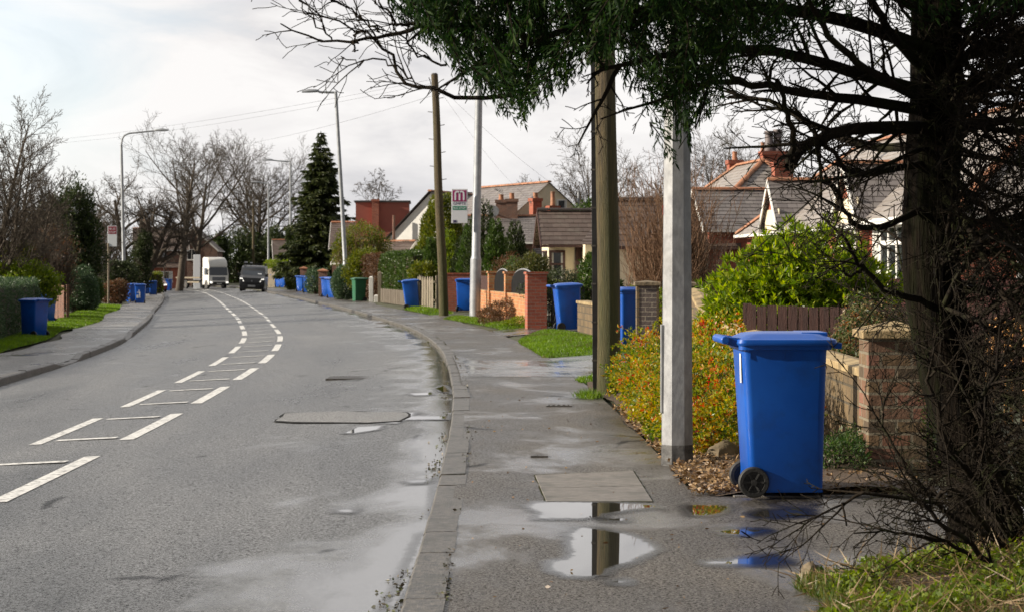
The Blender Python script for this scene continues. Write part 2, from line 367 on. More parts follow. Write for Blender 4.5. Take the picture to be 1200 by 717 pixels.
M['turf'] = nmat('turf_ground', (.05, .095, .012), (.09, .15, .02), 5, .9, .6, 40)
M['mulch'] = nmat('mulch_soil', (.045, .03, .02), (.13, .085, .05), 25, .85, .8, 60)
M['grass'] = leafmat('grass_blades', [(.12, .10, .035), (.07, .12, .012), (.09, .17, .012), (.13, .22, .018), (.19, .27, .03)], .45, patch=1.1)
M['drygrass'] = leafmat('rough_grass', [(.035, .075, .01), (.07, .125, .018), (.12, .13, .03), (.17, .13, .06)], .4)
m, nt, b = new_mat('puddle_water'); b.inputs['Base Color'].default_value = (.03, .028, .025, 1); b.inputs['Roughness'].default_value = .015; b.inputs['IOR'].default_value = 1.9; b.inputs['Specular IOR Level'].default_value = .6
M['water'] = m
M['damp'] = nmat('damp_asphalt', (.014, .013, .012), (.06, .055, .048), 40, .2, .25, 80, spec=.6, rvar=.1)
M['iron'] = nmat('cast_iron', (.05, .045, .04), (.12, .11, .1), 30, .4, .5, 120, metal=.3)

# ================================================================= ground
offs = [-900, -300, -120, -60, -30, -20, -14, -11, -9.2, -7.8, -7.3 - .02, -7.3 + .02, -4, -1, -.03, .03, .2, 1.72, 1.9, 2.4, 3.0, 4, 7, 12, 20, 35, 70, 150, 400, 900]
ys = [-60, -20, 0, 6, 10, 14, 18, 22, 25, 27, 29, 31, 33, 35, 37, 40, 45, 50, 55, 60, 70, 80, 90, 100, 120, 140, 160, 180, 200, 220, 240, 270, 300, 320, 500, 1000, 2500, 5000]
V = []; uv = []
for y in ys:
    for o in offs:
        yy = min(y, 320)
        V.append((KX(yy) + o, y, zg(yy, o) - (.05 if -9.5 < o < 1.8 else .012))); uv.append((o, y))
n = len(offs)
Q = [(j * n + i, j * n + i + 1, (j + 1) * n + i + 1, (j + 1) * n + i) for j in range(len(ys) - 1) for i in range(n - 1)]
tag(npmesh('ground', V, Q, M['ground'], uv=uv), kind='structure')
def strip(name, mat, ya, yb, fo0, fo1, dz=0., step=1., nu=6, zf=None):
    """a sheet laid on the ground between two offsets from the right kerb line"""
    k = max(1, int((yb - ya) / step)); V = []; uv = []
    for j in range(k + 1):
        y = ya + (yb - ya) * j / k
        a = fo0(y) if callable(fo0) else fo0; b_ = fo1(y) if callable(fo1) else fo1
        for i in range(nu + 1):
            o = a + (b_ - a) * i / nu
            z = (zf or zg)(y, o)
            V.append((KX(y) + o, y, z + dz)); uv.append((o, y))
    m_ = nu + 1
    Q = [(j * m_ + i, j * m_ + i + 1, (j + 1) * m_ + i + 1, (j + 1) * m_ + i) for j in range(k) for i in range(nu)]
    return tag(npmesh(name, V, Q, mat, uv=uv), kind='structure')
def zroad(y, o): return zlong(y) - .08 + .0466 * min(o, 0)
strip('road', M['road'], -30, 316, -RW - .01, .01, nu=10, zf=zroad)
WP = 1.72
strip('pavement', M['path'], -10, 316, .13, lambda y: WP + .95 * (1 - sst(11.6, 12.8, y)) + .35 * max(0, math.sin(y * .21)) * sst(52, 60, y), nu=6, step=.8, dz=.002)
strip('far_pavement', M['pathl'], -10, 316, lambda y: -RW - 1.95 - .12 * math.sin(y * .3) - .1 * math.sin(y * .83), -RW - .14, nu=4, dz=.006)
# kerbs of single stones, dropped where the drives cross
def kerb(name, side, y0, y1, hf):
    mb = MB(); y = y0
    while y < y1:
        ln = R.choice((.914, .914, .914, .6, .75)); a, b2 = y + .004, y + ln - .004
        jx = R.uniform(-.004, .004); jz = R.uniform(-.006, .006)
        rings = []
        for yy in (a, b2):
            h = hf(yy)
            k = KX(yy) + jx
            if side > 0: x0, x1, zb = k, k + .19 + jx * 3, zroad(yy, 0)
            else: x0, x1, zb = k - RW, k - RW - .15, zroad(yy, -RW)
            zt = zb + h + jz; s = side
            rings.append([(x0, yy, zb - .1), (x0, yy, zt - .02), (x0 + s * .015, yy, zt), (x1, yy, zt + .004), (x1, yy, zb - .1)])
        if side < 0: rings = [list(reversed(r_)) for r_ in rings]
        mb.loft(rings); y += ln
    return tag(mb.build(name, M['kerb']), kind='structure')
kerb('kerb_right', 1, 2, 240, lambda y: .082 - .035 * (sst(28, 29.5, y) - sst(37, 38.5, y)))
def hl(y):
    d = sum(sst(a, a + 1.2, y) - sst(b2, b2 + 1.2, y) for a, b2 in ((42.2, 45.3), (57.5, 61), (88, 92)))
    return .13 - .10 * d
kerb('kerb_left', -1, 20, 240, hl)
# drives crossing to the right
def sheet(name, pts, mat, dz, kind='structure', sub=0, rough=0, seed=0):
    """a flat outline laid on the ground: pts in world x, y; edge broken up by `rough` metres"""
    rg = random.Random(seed); out = []
    for i, p in enumerate(pts):
        q = pts[(i + 1) % len(pts)]; d = math.dist(p, q); k = max(1, int(d / sub)) if sub else 1
        for j in range(k):
            t = j / k; x = p[0] + (q[0] - p[0]) * t; y = p[1] + (q[1] - p[1]) * t
            if rough: x += rg.gauss(0, rough * .35); y += rg.gauss(0, rough)
            out.append((x, y))
    mb = MB(); mb.face([(x, y, zgx(x, y) + dz) for x, y in out], [(x - KX(y), y) for x, y in out])
    o = mb.build(name, mat)
    if kind: tag(o, kind=kind)
    return o
strip('driveway', M['drive'], 29.6, 36.8, WP - .02, 9, nu=10, step=.6, dz=.006)
strip('driveway', M['drive'], 30.6, 36.0, .25, WP - .021, nu=6, step=.6, dz=.006)
strip('driveway', M['drive'], 48.7, 53.2, WP - .02, 8, nu=6, step=.4, dz=.006)
strip('driveway', M['drive'], 65.5, 67.2, WP + .1, 8, nu=6, step=.4, dz=.008)
strip('driveway', M['path'], 11.2, 15.0, lambda y: WP - .03, 14, nu=24, step=.3, dz=.004)
strip('driveway', M['pathl'], 42.0, 46.3, -16, -RW - 1.8, nu=4, step=.5, dz=.008)

# road markings: two broken warning lines with rungs between
def line_strip(mb, y0, y1, o0, o1):
    k = max(1, int((y1 - y0) / .5))
    for j in range(k):
        a, b2 = y0 + (y1 - y0) * j / k, y0 + (y1 - y0) * (j + 1) / k
        mb.face([(KX(a) + o0, a, zroad(a, o0) + .005), (KX(a) + o1, a, zroad(a, o1) + .005), (KX(b2) + o1, b2, zroad(b2, o1) + .005), (KX(b2) + o0, b2, zroad(b2, o0) + .005)])
mb = MB()
def LO(y): return -3.28 + .25 * sst(55, 110, y)
for k in range(-3, 34):
    y0 = 22.4 + 6 * k
    line_strip(mb, y0, y0 + 4 + .7 * sst(45, 90, y0), LO(y0) - .075 + .025 * sst(40, 70, y0), LO(y0) + .075 - .025 * sst(40, 70, y0))
    line_strip(mb, y0 - .1, y0 + 3.8 + .7 * sst(45, 90, y0), -4.25, -4.12)
    if y0 < 140:
        for dy in (.3, 3.5):
            a = y0 + dy
            mb.face([(KX(a) - 4.05, a - .04, zroad(a, -4.05) + .005), (KX(a) + LO(a) - .14, a - .1, zroad(a, LO(a)) + .005), (KX(a) + LO(a) - .14, a + .09, zroad(a, LO(a)) + .005), (KX(a) - 4.05, a + .14, zroad(a, -4.05) + .005)])
tag(mb.build('road_markings', M['paint']), kind='structure')

# patched trench and utility covers in the road, slab panel in the pavement
def pix(pts): return [gpt(x, y)[:2] for x, y in pts]
sheet('road_patch', pix([(321, 494.2), (334, 484.6), (400, 482.7), (477, 483.6), (481, 488), (469, 494.3), (430, 496.4), (345, 495.5)]), M['crack'], .010, sub=.25, rough=.04, seed=6)
sheet('road_patch', pix([(323, 494), (335, 485), (400, 483), (476, 484), (480, 488), (468, 494), (430, 496), (345, 495)]), M['patch'], .013, sub=.25, rough=.03, seed=4)
mb = MB()
sheet('paving_joint', pix([(625.5, 556.9), (742.8, 551.4), (766.5, 588.8), (638.5, 588.9)]), M['moss'], .0058, sub=.08, rough=.01, seed=9)
A = [gpt(x, y) for x, y in ((627, 557.5), (742, 552), (765, 588), (640, 588))]
A = [Vector((p[0], p[1], 0)) for p in A]
lerp = lambda a, b2, t: a + (b2 - a) * t
for t0, t1 in ((0, .53), (.54, 1)):
    a, b2, c, d = lerp(A[0], A[3], t0), lerp(A[1], A[2], t0), lerp(A[1], A[2], t1), lerp(A[0], A[3], t1)
    mb.loft([[(p.x, p.y, -.02) for p in (d, c, b2, a)], [(p.x, p.y, .009) for p in (d, c, b2, a)]], cap0=False)
tag(mb.build('paving_slabs', M['slab'], bevel=.004), kind='structure')
def cover(px, py, wpx, dep, label, tread):
    x, y, z = gpt(px, py); wd = wpx / F * y
    t = thing('utility_cover', label, 'cover', (x, y, z + .003), 0, 'utility covers let into the paving')
    mb = MB(); f = .025
    for q in ((-wd / 2, wd / 2, -dep / 2, -dep / 2 + f), (-wd / 2, wd / 2, dep / 2 - f, dep / 2), (-wd / 2, -wd / 2 + f, -dep / 2 + f, dep / 2 - f), (wd / 2 - f, wd / 2, -dep / 2 + f, dep / 2 - f)):
        mb.box(q[0], q[1], q[2], q[3], -.03, .012)
    mb.build('frame', M['iron'], t)
    mb = MB(); mb.box(-wd / 2 + f, wd / 2 - f, -dep / 2 + f, dep / 2 - f, -.03, .004)
    for i in range(tread):
        xx = -wd / 2 + f + (i + .5) * (wd - 2 * f) / tread
        mb.box(xx - .012, xx + .012, -dep / 2 + .04, dep / 2 - .04, .004, .012)
    mb.build('lid', M['iron'], t)
cover(408, 443, 48, .75, 'wide iron cover let into the road lane opposite the dropped kerb', 12)
cover(655, 476, 30, .22, 'small iron stop tap cover with bright wet lid, left of the wooden pole', 4)
cover(632, 535, 20, .16, 'tiny dark iron cover in the pavement beyond the concrete slabs', 3)

# puddles
def water_mat():
    m, nt, b = new_mat('puddle_water'); L = nt.links.new
    b.inputs['Base Color'].default_value = (.03, .028, .025, 1); b.inputs['Roughness'].default_value = .015; b.inputs['IOR'].default_value = 2.5; b.inputs['Specular IOR Level'].default_value = .6
    at = N_(nt, 'ShaderNodeAttribute', attribute_name='depth'); n = N_(nt, 'ShaderNodeTexNoise', Scale=16, Detail=5, Roughness=.65); L(coords(nt), n.inputs['Vector'])
    ad = N_(nt, 'ShaderNodeMath', operation='MULTIPLY_ADD'); L(n.outputs['Fac'], ad.inputs[0]); ad.inputs[1].default_value = .45; L(at.outputs['Fac'], ad.inputs[2])
    w1 = ramp(nt, [(.71, 0), (.83, 1)]); L(ad.outputs[0], w1.inputs[0]); w2 = ramp(nt, [(.28, 0), (.68, .8)]); L(ad.outputs[0], w2.inputs[0])
    d = N_(nt, 'ShaderNodeBsdfPrincipled', Roughness=.22); d.inputs['Base Color'].default_value = (.02, .018, .016, 1)
    tr = nt.nodes.new('ShaderNodeBsdfTransparent'); m1 = nt.nodes.new('ShaderNodeMixShader'); m2 = nt.nodes.new('ShaderNodeMixShader')
    L(w2.outputs[0], m1.inputs[0]); L(tr.outputs[0], m1.inputs[1]); L(d.outputs[0], m1.inputs[2]); L(w1.outputs[0], m2.inputs[0]); L(m1.outputs[0], m2.inputs[1]); L(b.outputs[0], m2.inputs[2])
    L(m2.outputs[0], nt.nodes['Material Output'].inputs[0]); return m
M['water'] = water_mat()
def puddle(pts, ox, oy, sc, seed, road=False):
    """shallow water: a fine grid whose 'depth' runs from 0 outside the outline to 1 inside, so that the film thins out at its edge"""
    q = np.array(pix([(ox + x / sc, oy + y / sc) for x, y in pts])); e = .22
    x0, y0 = q.min(0) - e * .6; x1, y1 = q.max(0) + e * 1.6
    sx, sy = max(.02, (x1 - x0) / 110), max(.03, (y1 - y0) / 110)
    gx, gy = np.meshgrid(np.arange(x0, x1, sx), np.arange(y0, y1, sy)); p = np.stack([gx.ravel(), gy.ravel()], 1)
    d = np.full(len(p), 9.); ins = np.zeros(len(p), bool); sca = np.array([1, .45])
    for i in range(len(q)):
        a, b2 = q[i], q[(i + 1) % len(q)]; ab = (b2 - a) * sca; t = np.clip(((p - a) * sca @ ab) / (ab @ ab + 1e-9), 0, 1)
        d = np.minimum(d, np.linalg.norm((p - a) * sca - t[:, None] * ab, axis=1))
        cr = (a[1] > p[:, 1]) != (b2[1] > p[:, 1]); xi = a[0] + (p[:, 1] - a[1]) * (b2[0] - a[0]) / (b2[1] - a[1] + 1e-12); ins ^= cr & (p[:, 0] < xi)
    dep = np.clip(.5 + np.where(ins, d, -d) / .17, 0, 1)
    kx = np.interp(p[:, 1], _yy, _xx)
    if road: p[:, 0] = np.minimum(p[:, 0], kx - .004)
    z = np.array([zgx(a, c) for a, c in p]) + .0065
    ny, nx = gx.shape; ii = np.arange(ny * nx).reshape(ny, nx); Q = np.stack([ii[:-1, :-1], ii[:-1, 1:], ii[1:, 1:], ii[1:, :-1]], -1).reshape(-1, 4)
    Q = Q[dep[Q].max(1) > 0]; Q = Q[(p[Q][:, :, 0].max(1) - p[Q][:, :, 0].min(1)) > 1e-4]
    us = np.unique(Q); re_ = np.zeros(len(p), int); re_[us] = np.arange(len(us))
    o = npmesh('puddle', np.column_stack([p, z])[us], re_[Q], M['water'])
    at = o.data.attributes.new('depth', 'FLOAT', 'POINT'); at.data.foreach_set('value', dep[us].astype(np.float32))
    return tag(o, kind='structure')
puddle([(380, 312), (430, 315), (470, 322), (545, 335), (580, 345), (640, 375), (660, 392), (640, 403), (560, 440), (480, 465), (460, 490), (400, 495), (330, 490), (275, 470), (270, 440), (330, 430), (345, 420), (350, 400), (340, 370), (350, 345), (335, 340)], 560, 520, 3.158, 1)
puddle([(190, 232), (215, 220), (300, 218), (450, 218), (540, 222), (640, 228), (665, 237), (620, 240), (560, 245), (540, 250), (460, 262), (455, 275), (380, 278), (220, 278), (235, 255), (205, 245)], 560, 520, 3.158, 2)
puddle([(765, 232), (800, 227), (920, 230), (930, 240), (900, 258), (850, 268), (790, 266), (775, 250)], 560, 520, 3.158, 3)
puddle([(1010, 262), (1060, 248), (1200, 245), (1230, 258), (1200, 270), (1100, 276), (1030, 272)], 560, 520, 3.158, 4)
puddle([(890, 327), (940, 318), (1060, 320), (1075, 325), (1000, 340), (910, 335)], 560, 520, 3.158, 5)
puddle([(840, 442), (920, 435), (1000, 425), (1100, 415), (1150, 440), (1110, 452), (1000, 450), (850, 447)], 560, 520, 3.158, 6)
puddle([(460, 280), (545, 277), (540, 287), (470, 287)], 560, 520, 3.158, 7)
puddle([(495, 512), (545, 510), (540, 518), (500, 518)], 560, 520, 3.158, 8)
for i, q in enumerate(([(470, 298), (530, 296), (520, 308), (640, 308), (640, 318), (490, 320), (470, 332), (410, 330), (500, 312)], [(295, 365), (340, 345), (420, 340), (410, 352), (330, 365)], [(600, 215), (630, 205), (660, 212), (655, 228), (620, 226)], [(515, 232), (590, 228), (590, 237), (530, 238)], [(500, 525), (580, 520), (575, 530), (520, 532)], [(270, 622), (330, 620), (320, 630), (280, 630)], [(400, 1010), (445, 985), (500, 890), (540, 800), (575, 705), (583, 690), (560, 700), (530, 770), (480, 880), (440, 950)], [(600, 600), (606, 560), (612, 520), (617, 500), (608, 520), (600, 555)])):
    puddle(q, 300, 380, 2.857, 20 + i, road=True)

# verges and planting bed
def verge(ya, yb, o0, o1, blades, h, seed, mat=None, hump=.05):
    rg = np.random.default_rng(seed)
    def z2(y, o):
        a = o0(y) if callable(o0) else o0; b_ = o1(y) if callable(o1) else o1
        t = (o - a) / max(1e-4, b_ - a)
        return zg(y, o) + (hump * math.sin(PI * min(1, max(0, t)) ** .6) + .03) * sst(ya, ya + .5, y) * (1 - sst(yb - .5, yb, y)) - .018
    s = strip('grass_verge', M['turf'], ya, yb, o0, o1, nu=8, step=.4, zf=z2)
    Y = rg.uniform(ya, yb, blades); C = []
    for y in Y:
        a = o0(y) if callable(o0) else o0; b_ = o1(y) if callable(o1) else o1
        o = rg.uniform(a - .03, b_ + .03); C.append((KX(y) + o, y, z2(y, min(max(o, a), b_)) - .005))
    D = rg.normal(size=(blades, 3)) * .5; D[:, 2] = 1
    V, Q = leaf_geo(C, D, rg.uniform(.5, 1.2, blades) * h, h * .16)
    tag(npmesh('grass', V, Q, mat or M['grass']), kind='stuff')
verge(37.1, 48.6, lambda y: 1.65 + .9 * max(0, (y - 43) / 5.6) ** 2, lambda y: 3.5 - .05 * (y - 37), 42000, .07, 1)
verge(29.0, 29.7, 1.7, 2.6, 1500, .09, 2)
verge(53.4, 65.0, lambda y: 2.05 - .025 * (y - 52), lambda y: 2.72 - .03 * (y - 52), 11000, .08, 3)
verge(70, 79, 1.8, 2.5, 4000, .1, 4)
verge(46.5, 112, lambda y: -RW - 3.1 - .25 * sst(60, 70, y) + .1 * math.sin(y * .5), lambda y: -RW - 1.95 - .12 * math.sin(y * .3) - .25 * sst(47, 53, y) + .35 * sst(66, 70, y), 52000, .09, 5)
bed = strip('planting_bed', M['mulch'], 14.55, 29.2, lambda y: 1.74 + .06 * math.sin(y * 1.1) + .13 * (1 - sst(14.55, 16.9, y)), lambda y: 3.3, nu=10, step=.4, zf=lambda y, o: zg(y, o) + .012 + .05 * sst(1.75, 2.5, o) + .012 * math.sin(o * 9 + y * 7))
# leaf and bark litter on the bed
rg = np.random.default_rng(31)
nL = 9500; Y = 14.6 + 9 * rg.random(nL) ** 1.5; X_ = np.array([KX(y) for y in Y]) + rg.uniform(1.70, 3.3, nL)
C = np.stack([X_, Y, np.array([zgx(a, c) for a, c in zip(X_, Y)]) + rg.uniform(.02, .06, nL)], 1)
D = rg.normal(size=(nL, 3)); D[:, 2] *= .35
M['litter'] = leafmat('dead_leaves', [(.07, .04, .02), (.16, .09, .04), (.28, .18, .09), (.36, .25, .14)], .15)
V, Q = leaf_geo(C, D, rg.uniform(.02, .06, nL), rg.uniform(.012, .03, nL)); tag(npmesh('leaf_litter', V, Q, M['litter']), kind='stuff')
# damp leaves and grit lying along the kerbs
nL = 3000; Y = 10 + 60 * rg.random(nL) ** 1.6; o_ = np.where(rg.random(nL) < .55, -.02 - np.abs(rg.normal(0, .06, nL)), .16 + np.abs(rg.normal(0, .02, nL)))
keep = np.sin(Y * 1.9) + np.sin(Y * .7 + 1) + rg.normal(0, .5, nL) > .6; Y = Y[keep]; o_ = o_[keep]
C = np.array([(KX(y) + o, y, (zroad(y, o) if o < 0 else zg(y, o)) + .006) for y, o in zip(Y, o_)])
D = rg.normal(size=(len(Y), 3)); D[:, 2] *= .25
M['grit'] = leafmat('gutter_dirt', [(.05, .04, .03), (.09, .075, .05), (.06, .08, .02), (.14, .10, .06)], .1)
V, Q = leaf_geo(C, D, rg.uniform(.01, .035, len(Y)), rg.uniform(.008, .02, len(Y))); tag(npmesh('gutter_leaves', V, Q, M['grit']), kind='stuff')
nL = 260; X_ = rg.uniform(-.3, 2.6, nL); Y = rg.uniform(9.5, 26, nL); keep = X_ < 1.2 + 1.5 * (Y < 14.6); X_ = X_[keep]; Y = Y[keep]
C = np.stack([X_, Y, np.full(len(Y), .008)], 1); D = rg.normal(size=(len(Y), 3)); D[:, 2] *= .2
V, Q = leaf_geo(C, D, rg.uniform(.01, .04, len(Y)), rg.uniform(.006, .018, len(Y))); tag(npmesh('fallen_leaves', V, Q, M['litter']), kind='stuff')
# ================================================================= materials of the things
M['blue'] = nmat('blue_plastic', (.002, .07, .39), (.003, .09, .45), 3, .36, .1, 160, spec=.5, bdist=.002, c3=(.006, .05, .23), s3=4, m3=(.52, .8))
M['green'] = nmat('green_plastic', (.015, .10, .045), (.02, .13, .06), 3, .4, .08, 200, bdist=.002)
M['rubber'] = nmat('black_rubber', (.012, .012, .012), (.025, .025, .025), 8, .6, .15, 60)
M['galv'] = nmat('galvanised_steel', (.21, .215, .23), (.32, .33, .345), 14, .5, .1, 30, metal=.25, stretch=(1, 1, .6), c3=(.19, .19, .19), s3=2.5)
M['galvb'] = nmat('column_base_paint', (.03, .03, .032), (.12, .12, .12), 12, .6, .2, 40)
M['lampgrey'] = nmat('column_grey', (.28, .30, .33), (.38, .40, .43), 4, .45, .05, 20, metal=.2)
M['wood_pole'] = nmat('creosoted_pole', (.05, .038, .024), (.13, .095, .05), 9, .85, .9, 26, stretch=(6, 6, .35), c3=(.05, .062, .014), s3=.25, m3=(.42, .66))
M['white'] = nmat('white_paint', (.70, .69, .66), (.8, .79, .76), 3, .45, .05)
M['black'] = nmat('black_paint', (.012, .012, .013), (.03, .03, .03), 4, .4, .05)
M['stone'] = nmat('cast_stone', (.28, .20, .10), (.42, .32, .17), 5, .8, .3, 60, c3=(.10, .075, .04), s3=3)
M['rock'] = nmat('field_stone', (.10, .08, .05), (.22, .17, .11), 6, .85, .6, 18)
M['brick_brown'] = brickmat('brown_pier_brick', [(.07, .05, .032), (.16, .105, .055), (.19, .09, .055), (.11, .078, .045), (.29, .12, .085)], (.20, .17, .12), .225, .0975, .022, moss=(.05, .042, .025), stain_amt=.45)
M['block'] = brickmat('sandy_wall_block', [(.12, .085, .05), (.18, .125, .065), (.15, .10, .055), (.10, .075, .045)], (.08, .065, .045), .30, .145, .022, moss=(.06, .05, .025), stain_amt=.6)
M['brick_dark'] = brickmat('dark_pier_brick', [(.09, .075, .075), (.14, .11, .10), (.11, .09, .09)], (.32, .28, .22), .225, .075, .014)
M['brick_orange'] = brickmat('orange_wall_brick', [(.42, .15, .055), (.52, .22, .08), (.36, .13, .06), (.48, .26, .11)], (.40, .30, .18), .225, .085, .014, stain_amt=.25)
M['brick_red'] = brickmat('red_house_brick', [(.30, .075, .04), (.38, .10, .055), (.26, .065, .04)], (.25, .18, .14), .225, .075, .011, stain_amt=.15)
M['brick_purple'] = brickmat('dull_house_brick', [(.17, .085, .06), (.23, .11, .075), (.14, .075, .06)], (.2, .16, .13), .225, .075, .011)
M['slate'] = tilemat('grey_slate', (.13, .115, .115), (.205, .185, .18), .3, .22, .5)
M['slate_pale'] = tilemat('pale_lit_slate', (.22, .195, .18), (.31, .28, .26), .3, .22, .5)  # paler copy of the slate: glancing light on road-facing slopes put into its colour
M['tile_brown'] = tilemat('brown_tile', (.085, .06, .05), (.13, .095, .08), .33, .3, .6)
M['ridge'] = nmat('terracotta', (.32, .13, .07), (.42, .20, .11), 5, .7, .2, 40, c3=(.12, .08, .05), s3=3)
M['cream'] = nmat('cream_render', (.66, .58, .42), (.74, .66, .5), 2, .85, .2, 60)
M['whitewall'] = nmat('white_render', (.68, .68, .66), (.76, .76, .74), 2, .85, .15, 60)
M['redpanel'] = nmat('red_cladding', (.25, .07, .05), (.30, .085, .06), 1.5, .7, .05)
M['wood_brown'] = nmat('brown_stained_timber', (.035, .014, .012), (.075, .032, .025), 4, .75, .5, 20, stretch=(8, 8, .6))
M['wood_red'] = nmat('red_brown_timber', (.075, .022, .02), (.12, .04, .035), 4, .75, .4, 20, stretch=(6, 6, .6))
M['wood_grey'] = nmat('weathered_timber', (.15, .12, .09), (.29, .25, .19), 4, .85, .5, 20, stretch=(8, 8, .7), c3=(.07, .08, .03), s3=1.2)
M['wood_dull'] = nmat('dull_old_timber', (.075, .06, .045), (.15, .125, .095), 4, .85, .4, 20, stretch=(8, 8, .7))
M['wood_orange'] = nmat('varnished_wood', (.42, .20, .06), (.55, .28, .09), 4, .5, .2, 20, stretch=(6, 6, .8))
m, nt, b = new_mat('window_glass'); b.inputs['Base Color'].default_value = (.03, .035, .04, 1); b.inputs['Roughness'].default_value = .03; b.inputs['IOR'].default_value = 1.6
M['glass'] = m
M['net'] = nmat('net_curtain', (.4, .4, .38), (.6, .6, .57), 30, .5, .1)

# ================================================================= wheelie bins
def make_bin(label, plastic, far=False, mark=False):
    t = thing('wheelie_bin', label, 'bin', group='wheelie bins put out along the street')
    n = 3 if far else 6
    mb = MB()                                                       # body: +x is the lid opening side, handle and wheels at -x
    secs = [(.03, .455, .46, .015), (.06, .478, .485, .0), (.5, .513, .525, -.008), (.93, .55, .56, -.015), (.955, .555, .565, -.015), (.957, .605, .60, -.012), (.99, .605, .60, -.012)]
    rings = [[(x, y, z) for x, y in rr(w_, d_, .05 if z > .1 else .04, n, c_)] for z, w_, d_, c_ in secs]
    mb.loft(rings)
    if not far:
        for s in (-1, 1):
            for x in (-.02, .09, -.24, .2): mb.box(x - .003, x + .003, s * .276 - .008, s * .276 + .008, .90, .955)
    mb.build('body', plastic, t, smooth=40)
    for s in (-1, 1):
        x0, x1 = -.255, -.20; mb = MB()
        mb.prism([(x0, s * .17 - .02, .05), (x1, s * .17 - .02, .05), (x1, s * .17 - .02, .24), (x0 + .02, s * .17 - .02, .24)], (0, .04, 0)); mb.build('axle_bracket', plastic, t)
    mb = MB(); lw, ld_ = .62, .605                                   # lid: shallow domed shell with a deep front lip
    rings = [[(x, y, z) for x, y in rr(w_, d_, .06, n, c_)] for z, w_, d_, c_ in ((.985, lw + .02, ld_ + .02, .0), (1.0, lw + .035, ld_ + .03, .0), (1.022, lw + .02, ld_ + .02, .0), (1.032, lw - .03, ld_ - .04, -.0), (1.056, lw - .15, ld_ - .12, -.01), (1.066, lw - .33, ld_ - .26, -.01))]
    mb.loft(rings); lid = mb.build('lid', plastic, t, smooth=35)
    if not far:
        mb = MB(); mb.prism([(.30, -.28, .965), (.352, -.28, .96), (.356, -.28, 1.0), (.30, -.28, 1.01)], (0, .56, 0)); mb.build('lip', plastic, t, bevel=.006)
        mb = MB(); mb.box(.10, .275, -.2, .2, 1.03, 1.068); mb.build('lid_plate', plastic, lid, bevel=.008)
    mb = MB()                                                       # hinge lugs and the handle bar
    hb = -.40
    for s in (-1, 1):
        mb.loft([[(-.29, s * .225 + q * .03, 0 + a) for q, a in ((-1, .965), (1, .965), (1, 1.03), (-1, 1.03))], [(hb, s * .225 + q * .026, a) for q, a in ((-1, .992), (1, .992), (1, 1.045), (-1, 1.045))]])
    mb.tube([(hb, -.27, 1.018), (hb, .27, 1.018)], .027, 12)
    mb.build('handle', plastic, t, smooth=50, bevel=0 if far else .006)
    for s in (-1, 1):
        mb = MB(); cx, cy, r = -.215, s * .255, .10
        prof = [(.0, .014), (.045, .014), (.05, .018), (.066, .018), (.07, .026), (.092, .026), (.1, .014)]
        k = 12 if far else 28
        def ring(rad, h): return [(cx + rad * math.cos(2 * PI * j / k), cy + h, r + rad * math.sin(2 * PI * j / k)) for j in range(k)]
        rings = [ring(max(.001, a), -h_) for a, h_ in prof] + [ring(max(.001, a), h_) for a, h_ in reversed(prof)]
        mb.loft(rings)
        wh = mb.build('wheel', M['rubber'], t, smooth=35)
        if not far:
            mb = MB()
            for a in range(6):
                an = a * PI / 3; mb.bar((cx + .02 * math.cos(an), cy + s * .017, r + .02 * math.sin(an)), (cx + .066 * math.cos(an), cy + s * .022, r + .066 * math.sin(an)), .012, .012)
            mb.disc((cx, cy + s * .02, r), (0, 1, 0), .02, .02, 12)
            mb.build('hub', M['rubber'], wh)
    if not far:
        mb = MB(); mb.tube([(-.215, -.25, .1), (-.215, .25, .1)], .012, 8); mb.build('axle', M['iron'], t)
        mb = MB(); mb.face([(-.290, -.14, .74), (-.290, -.215, .74), (-.2945, -.215, .93), (-.2945, -.14, .93)]); mb.build('sticker', M['white'], t)
    return t
def put(o, x, y, rz, label=None, tilt=0, z=None, ty=0):
    o.location = (x, y, zgx(x, y) if z is None else z); o.rotation_euler = (tilt, ty, rz)
    if label: o['label'] = label
    return o
b0 = make_bin('large blue wheelie bin standing beside the stone capped brick pier', M['blue'])
put(b0, 1.775, 14.62, math.radians(1), z=.016)
bf = make_bin('blue bin', M['blue'], far=True)
